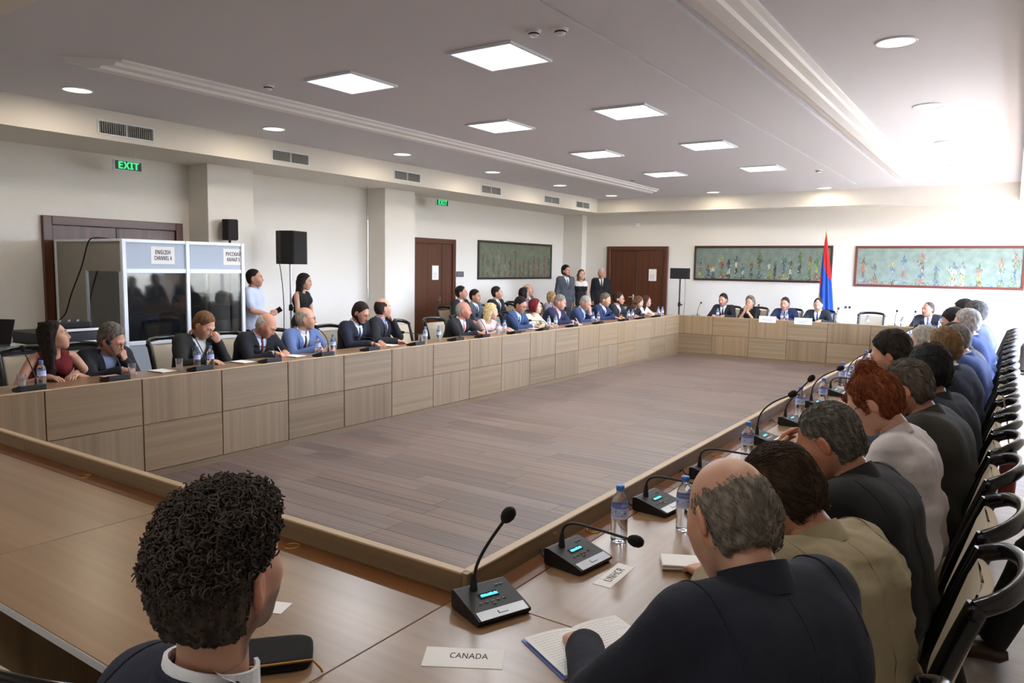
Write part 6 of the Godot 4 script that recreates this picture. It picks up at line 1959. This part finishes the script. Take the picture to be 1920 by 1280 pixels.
# ---------------------------------------------------------------- what lies on the tables
func build_tabletop() -> void:
	var TY := 0.75
	# microphones
	make_mic(0, "table microphone with upright neck beside the CANADA card", Vector3(-1.2, TY, -1.69), deg_to_rad(68))
	make_mic(1, "table microphone with bent neck beside the narrow name card", Vector3(-1.165, TY, -2.15), deg_to_rad(82))
	make_mic(1, "table microphone with bent neck between the two nearest water bottles", Vector3(-1.165, TY, -2.85), deg_to_rad(84))
	make_mic(1, "table microphone hidden behind the bald man's head", Vector3(-1.15, TY, -3.45), deg_to_rad(88))
	var wz := [-4.35, -5.0, -5.75, -6.45, -7.2, -7.9, -8.6, -9.3, -10.0, -10.7]
	var wn := ["fifth", "sixth", "seventh", "eighth", "ninth", "tenth", "eleventh", "twelfth", "thirteenth", "fourteenth"]
	for k in wz.size(): make_mic([2, 0, 2, 1, 2][k % 5], "%s table microphone from the camera along the window run" % wn[k], Vector3(-1.13, TY, wz[k]), deg_to_rad(88))
	var lz := [[-2.55, "woman in red's free side"], [-3.2, "woman in the red top"], [-3.98, "grey man in glasses"], [-4.75, "man rubbing his eyes"], [-5.45, "bald elderly man writing"], [-6.15, "man in the light blue suit"], [-6.95, "bearded man in the navy suit"], [-7.75, "empty beige chair"], [-8.35, "man with the red tie"], [-9.15, "blonde woman"], [-9.95, "man in the bright blue suit"], [-10.9, "woman with red hair"], [-11.85, "man in the pink shirt"], [-12.9, "man hiding his face"], [-13.65, "man with the orange tie"], [-14.45, "two women at the far corner"]]
	for k in lz.size(): make_mic([0, 0, 2, 1, 2, 1, 1][k % 7] if k != 2 else 0, "table microphone in front of the %s" % lz[k][1], Vector3(-6.13, TY, lz[k][0]), deg_to_rad(-90))
	for q in [[-5.45, "speaker stand end"], [-4.25, "woman in black"], [-2.75, "empty seat by the flag"], [-1.75, "window end of the flag side"], [-1.45, "man with the purple tie"], [-0.95, "window corner"]]:
		make_mic(2, "head table microphone before the %s" % q[1], Vector3(q[0], TY, -15.02), PI)
	# bottles
	var LB := [[-6.27, -2.7, "in front of the woman in red"], [-6.3, -4.06, "first of the pair before the man rubbing his eyes"], [-6.24, -4.16, "second of the pair before the man rubbing his eyes"], [-6.3, -5.52, "before the man in light blue, nearer the camera"], [-6.3, -5.74, "before the man in light blue, nearer the bearded man"], [-6.27, -7.29, "beside the hand of the man turned away"], [-6.27, -7.56, "in front of the empty beige chair"], [-6.28, -8.95, "nearer the camera of the close pair before the blonde woman"], [-6.22, -9.03, "farther from the camera of the close pair before the blonde woman"], [-6.28, -10.4, "in front of the red haired woman"], [-6.28, -10.62, "beside the red haired woman, farther one"], [-6.28, -11.95, "nearer the camera of the pair beside the man hiding his face"], [-6.26, -12.12, "farther from the camera of the pair beside the man hiding his face"], [-6.18, -13.24, "nearer the camera of the pair before the orange tie"], [-6.18, -13.42, "farther from the camera of the pair before the orange tie"], [-6.16, -14.66, "nearer the camera of the pair before the woman in white"], [-6.12, -14.78, "farther from the camera of the pair before the woman in white"]]
	for b in LB: make_bottle("water bottle " + b[2], Vector3(b[0], TY, b[1]), "small blue capped water bottles")
	var WB := [[-1.14, -2.42, "with blue cap, nearest the camera beside the bent microphone"], [-0.99, -2.68, "half hidden by the bald man's head"], [-1.1, -3.87, "showing above the beige jacket man's hair"], [-1.16, -5.3, "standing first before the long necked microphone"], [-1.12, -5.85, "standing second before the long necked microphone"], [-1.19, -7.0, "in front of the upright microphone"], [-1.08, -6.75, "beside the upright microphone"], [-1.19, -8.25, "beyond the upright microphone by the tumblers"], [-1.12, -8.9, "next to the dark haired man leaning forward"]]
	for b in WB: make_bottle("water bottle " + b[2], Vector3(b[0], TY, b[1]), "small blue capped water bottles")
	for k in 8: make_bottle("%s water bottle from the camera in the dense cluster before the purple tie" % ["first", "second", "third", "fourth", "fifth", "sixth", "seventh", "eighth"][k], Vector3(-1.12 + 0.07 * (k % 2), TY, -10.6 - 0.42 * k), "bottles clustered at the far window run")
	for q in [[-5.05, "before the young man at the head table"], [-3.75, "first of the pair behind the name card"], [-3.66, "second of the pair behind the name card"], [-2.2, "alone on the head table by the flag"], [-1.62, "near the purple tie man, flag side"], [-1.02, "near the purple tie man, window side"]]:
		make_bottle("water bottle " + q[1], Vector3(q[0], TY, -15.15), "small blue capped water bottles")
	# tumblers
	for g in [[-6.25, -2.55, "beside the woman in red's bottle"], [-6.27, -3.42, "between the woman in red and the grey man"], [-6.27, -3.86, "beside the pair of bottles"], [-6.28, -5.63, "between the light blue man's bottles"], [-6.27, -7.2, "beside the hand of the man turned away"], [-1.0, -5.55, "beside the red haired woman's forehead"], [-1.05, -8.1, "first of the pair beyond the bottles"], [-1.02, -8.5, "second of the pair beyond the bottles"]]:
		make_tumbler("clear drinking glass " + g[2], Vector3(g[0], TY, g[1]), "clear drinking glasses")
	# name cards and papers
	var c1 := flat_card("name_card", "white name card reading CANADA on the corner table", "name card", Vector3(-1.1, TY, -1.435), deg_to_rad(31), 0.205, 0.095)
	letters("CANADA", 0.034, 0.0006, c1, M.ink, Transform3D(lay(), Vector3(0.012, 0.0014, -0.008)), false, "lettering", 0.098)
	var c2 := flat_card("name_card", "narrow white name card lying before the bent microphone and the bald man", "name card", Vector3(-1.015, TY, -2.13), deg_to_rad(92), 0.2, 0.062)
	letters("UNHCR", 0.036, 0.0006, c2, M.ink, Transform3D(lay(), Vector3(0.0, 0.0014, 0.0)), false, "lettering", 0.115)
	for q in [[-3.88, "white name card standing before the man in the blue suit"], [-3.22, "white name card standing before the man in charcoal"]]:
		var o := thing("tent_card", q[1], "name card", Vector3(q[0], 0.82, -14.6), 0, "head table name cards")
		part("sheet", bx(Vector3(-0.16, -0.06, 0.012), Vector3(0.16, 0.062, 0.0135)), M.paper, o)
		part("fold", bx(Vector3(-0.16, 0.0605, -0.02), Vector3(0.16, 0.062, 0.0135)), M.paper, o)
		for k in 2: part("print_line", bx(Vector3(-0.11 + 0.03 * k, -0.008 - 0.026 * k, 0.0135), Vector3(0.11 - 0.03 * k, 0.004 - 0.026 * k, 0.0138)), hexm("9aa2bb", 0.8), o)
	notebook()
	var st := thing("paper_stack", "stack of small white leaflets beside the bald man's elbow", "papers", Vector3(-0.83, TY, -2.36), deg_to_rad(-62))
	for k in 4: part("leaflet", bx(Vector3(-0.05, k * 0.006, -0.11), Vector3(0.05, k * 0.006 + 0.005, 0.11), 0.001), M.paper, st, Transform3D(Basis(Vector3.UP, 0.05 * sin(k * 2.0)), Vector3(0.004 * k, 0, 0)))
	var pouch := thing("leather_pouch", "black leather zip pouch lying by the curly haired man", "pouch", Vector3(-1.5, TY, -1.13), deg_to_rad(48))
	part("pouch_body", cushion(0.24, 0.15, 0.0, 0.028).mesh(), M.foam, pouch)
	var zp := MB.new(); zp.tube([Vector3(-0.12, 0.03, 0.076), Vector3(0, 0.03, 0.081), Vector3(0.12, 0.03, 0.076)], 0.003, 6)
	part("zipper", zp.mesh(), M.brass, pouch)
	var zl := MB.new(); zl.tube([Vector3(0.12, 0.03, 0.076), Vector3(0.14, 0.012, 0.09), Vector3(0.143, 0.004, 0.093)], 0.003, 6)
	part("zip_pull", zl.mesh(), M.brass, pouch)
	var fp := flat_card("paper_sheet", "small white paper beside the curly haired man's cheek", "paper", Vector3(-1.73, TY, -1.33), 0.4, 0.1, 0.07)
	var notes := [[-6.33, -3.3, "pink notebook under the woman in red's hands", "c79a98"], [-6.36, -3.75, "white sheet under the grey man's pen", "e6e3df"], [-6.36, -4.6, "open white notebook before the man rubbing his eyes", "e6e3df"], [-6.36, -5.25, "white sheet under the bald elderly man's pen", "e6e3df"], [-6.38, -6.72, "white sheet before the bearded man", "e6e3df"], [-6.36, -9.6, "dark folder before the blonde woman", "33343c"], [-6.38, -10.15, "yellow white notebook before the man in the bright blue suit", "ddd6c0"], [-6.36, -11.45, "white notebook under the pen of the man in pink", "e6e3df"], [-6.36, -14.1, "white sheet before the orange tie", "e6e3df"]]
	for n in notes:
		var o := thing("notepad", n[2], "notebook", Vector3(n[0], TY, n[1]), deg_to_rad(-85), "notes before the delegates")
		part("cover", bx(Vector3(-0.075, 0, -0.105), Vector3(0.075, 0.004, 0.105), 0.001), M.black, o)
		part("pages", bx(Vector3(-0.072, 0.004, -0.102), Vector3(0.072, 0.011, 0.102), 0.001), hexm(n[3], 0.8), o)
	var pp := thing("paper_sheet", "papers lying before the man in charcoal", "paper", Vector3(-3.25, TY, -15.05), 0)
	part("sheet", bx(Vector3(-0.105, 0, -0.148), Vector3(0.105, 0.012, 0.148), 0.001), M.paper, pp)
	# bag hung from a chair
	var bag := thing("red_bag", "small red bag hanging from a chair back in the window run", "bag", Vector3(0.06, 0.32, -5.75))
	part("bag_body", cushion(0.1, 0.26, 0.0, 0.28).mesh(), hexm("6e1f1f", 0.6), bag)
	var hd := MB.new(); hd.tube(smooth_pts([Vector3(0, 0.27, -0.08), Vector3(-0.03, 0.5, -0.05), Vector3(-0.06, 0.645, 0), Vector3(-0.03, 0.5, 0.05), Vector3(0, 0.27, 0.08)]), 0.006, 6)
	part("handle", hd.mesh(), hexm("7d6a66", 0.6), bag)
	# sound desk behind the woman in red
	var ds := thing("sound_desk", "black sound desk with white edged flight case behind the woman in red", "desk", Vector3(-8.2, 0, -3.8), PI / 2)
	part("case", bx(Vector3(-0.4, 0, -0.3), Vector3(0.4, 1.02, 0.3), 0.01), M.black, ds)
	part("lid_edge", bx(Vector3(-0.41, 1.02, 0.27), Vector3(0.41, 1.045, 0.31), 0.004), M.white_metal, ds)
	part("shelf_edge", bx(Vector3(-0.41, 0.9, 0.3), Vector3(0.41, 0.92, 0.315), 0.004), M.white_metal, ds)
	for s in [-1.0, 1.0]: part("corner_edge", bx(Vector3(s * 0.405 - 0.01, 0, 0.285), Vector3(s * 0.405 + 0.01, 1.02, 0.31), 0.003), M.rubber, ds)
	var mx := thing("sound_mixer", "small black mixer with knobs on the flight case", "mixer", Vector3(-8.15, 1.045, -3.75), PI / 2)
	part("housing", bx(Vector3(-0.2, 0, -0.14), Vector3(0.2, 0.06, 0.14), 0.01), M.rubber, mx)
	for k in 8:
		var kn := MB.new(); kn.lathe([Vector2(0.009, 0.0), Vector2(0.008, 0.016), Vector2(0.001, 0.017)], 10)
		part("knob", kn.mesh(), M.grey_plastic, mx, at(-0.16 + 0.045 * k, 0.06, 0.04 - 0.07 * (k % 2)))
	var ld := thing("side_desk", "dark desk with a pale edge carrying the laptop by the frame edge", "desk", Vector3(-8.15, 0, -2.95), PI / 2)
	part("desk_top", bx(Vector3(-0.42, 0.87, -0.3), Vector3(0.42, 0.9, 0.3), 0.004), M.white_metal, ld)
	for s in [-1.0, 1.0]: part("end_panel", bx(Vector3(s * 0.4 - 0.015, 0, -0.28), Vector3(s * 0.4 + 0.015, 0.87, 0.28), 0.003), M.black, ld)
	part("front_panel", bx(Vector3(-0.385, 0.3, 0.26), Vector3(0.385, 0.87, 0.275)), M.black, ld)
	var lp := thing("laptop", "open black laptop seen from behind by the frame edge", "laptop", Vector3(-8.12, 0.9, -3.0), deg_to_rad(30))
	part("laptop_base", bx(Vector3(-0.18, 0, -0.12), Vector3(0.18, 0.02, 0.12), 0.004), M.black, lp)
	part("screen_lid", bx(Vector3(-0.18, 0, -0.006), Vector3(0.18, 0.25, 0.006), 0.004), M.black, lp, Transform3D(Basis(Vector3.RIGHT, -0.3), Vector3(0, 0.02, -0.12)))

func notebook() -> void:
	var o := thing("open_notebook", "open notebook with handwriting in front of the bald man", "notebook", Vector3(-0.86, 0.75, -1.68), deg_to_rad(62))
	var tex := scribble(256, 320, 6, 15, Color("5a6070"), Color("e9e8e6"), 0.08, 0.08)
	var pm := mat(Color.WHITE, 0.8); pm.albedo_texture = tex
	part("cover", bx(Vector3(-0.155, 0, -0.108), Vector3(0.155, 0.003, 0.108), 0.001), hexm("6c7fc0", 0.5), o)
	for s in [-1.0, 1.0]:
		var m := MB.new()
		var n := 10
		for k in n:
			var t0 := float(k) / n; var t1 := float(k + 1) / n
			var x0: float = s * 0.15 * t0; var x1: float = s * 0.15 * t1
			var y0 := 0.004 + 0.012 * pow(sin(clampf(t0 * 1.3, 0, 1) * PI * 0.5), 0.6) * (1.0 - t0 * 0.5)
			var y1 := 0.004 + 0.012 * pow(sin(clampf(t1 * 1.3, 0, 1) * PI * 0.5), 0.6) * (1.0 - t1 * 0.5)
			var a := Vector3(x0, y0, 0.103); var b := Vector3(x1, y1, 0.103); var c := Vector3(x1, y1, -0.103); var e := Vector3(x0, y0, -0.103)
			var ua := t0 if s > 0 else 1.0 - t0; var ub := t1 if s > 0 else 1.0 - t1
			if s > 0: m.quad(a, b, c, e, Vector2(ua, 1), Vector2(ub, 1), Vector2(ub, 0), Vector2(ua, 0))
			else: m.quad(b, a, e, c, Vector2(ub, 1), Vector2(ua, 1), Vector2(ua, 0), Vector2(ub, 0))
			m.quad(Vector3(x0, 0.003, 0.103), Vector3(x1, 0.003, 0.103), b, a) if s > 0 else m.quad(Vector3(x1, 0.003, 0.103), Vector3(x0, 0.003, 0.103), a, b)
		part("page", m.mesh(), pm, o)
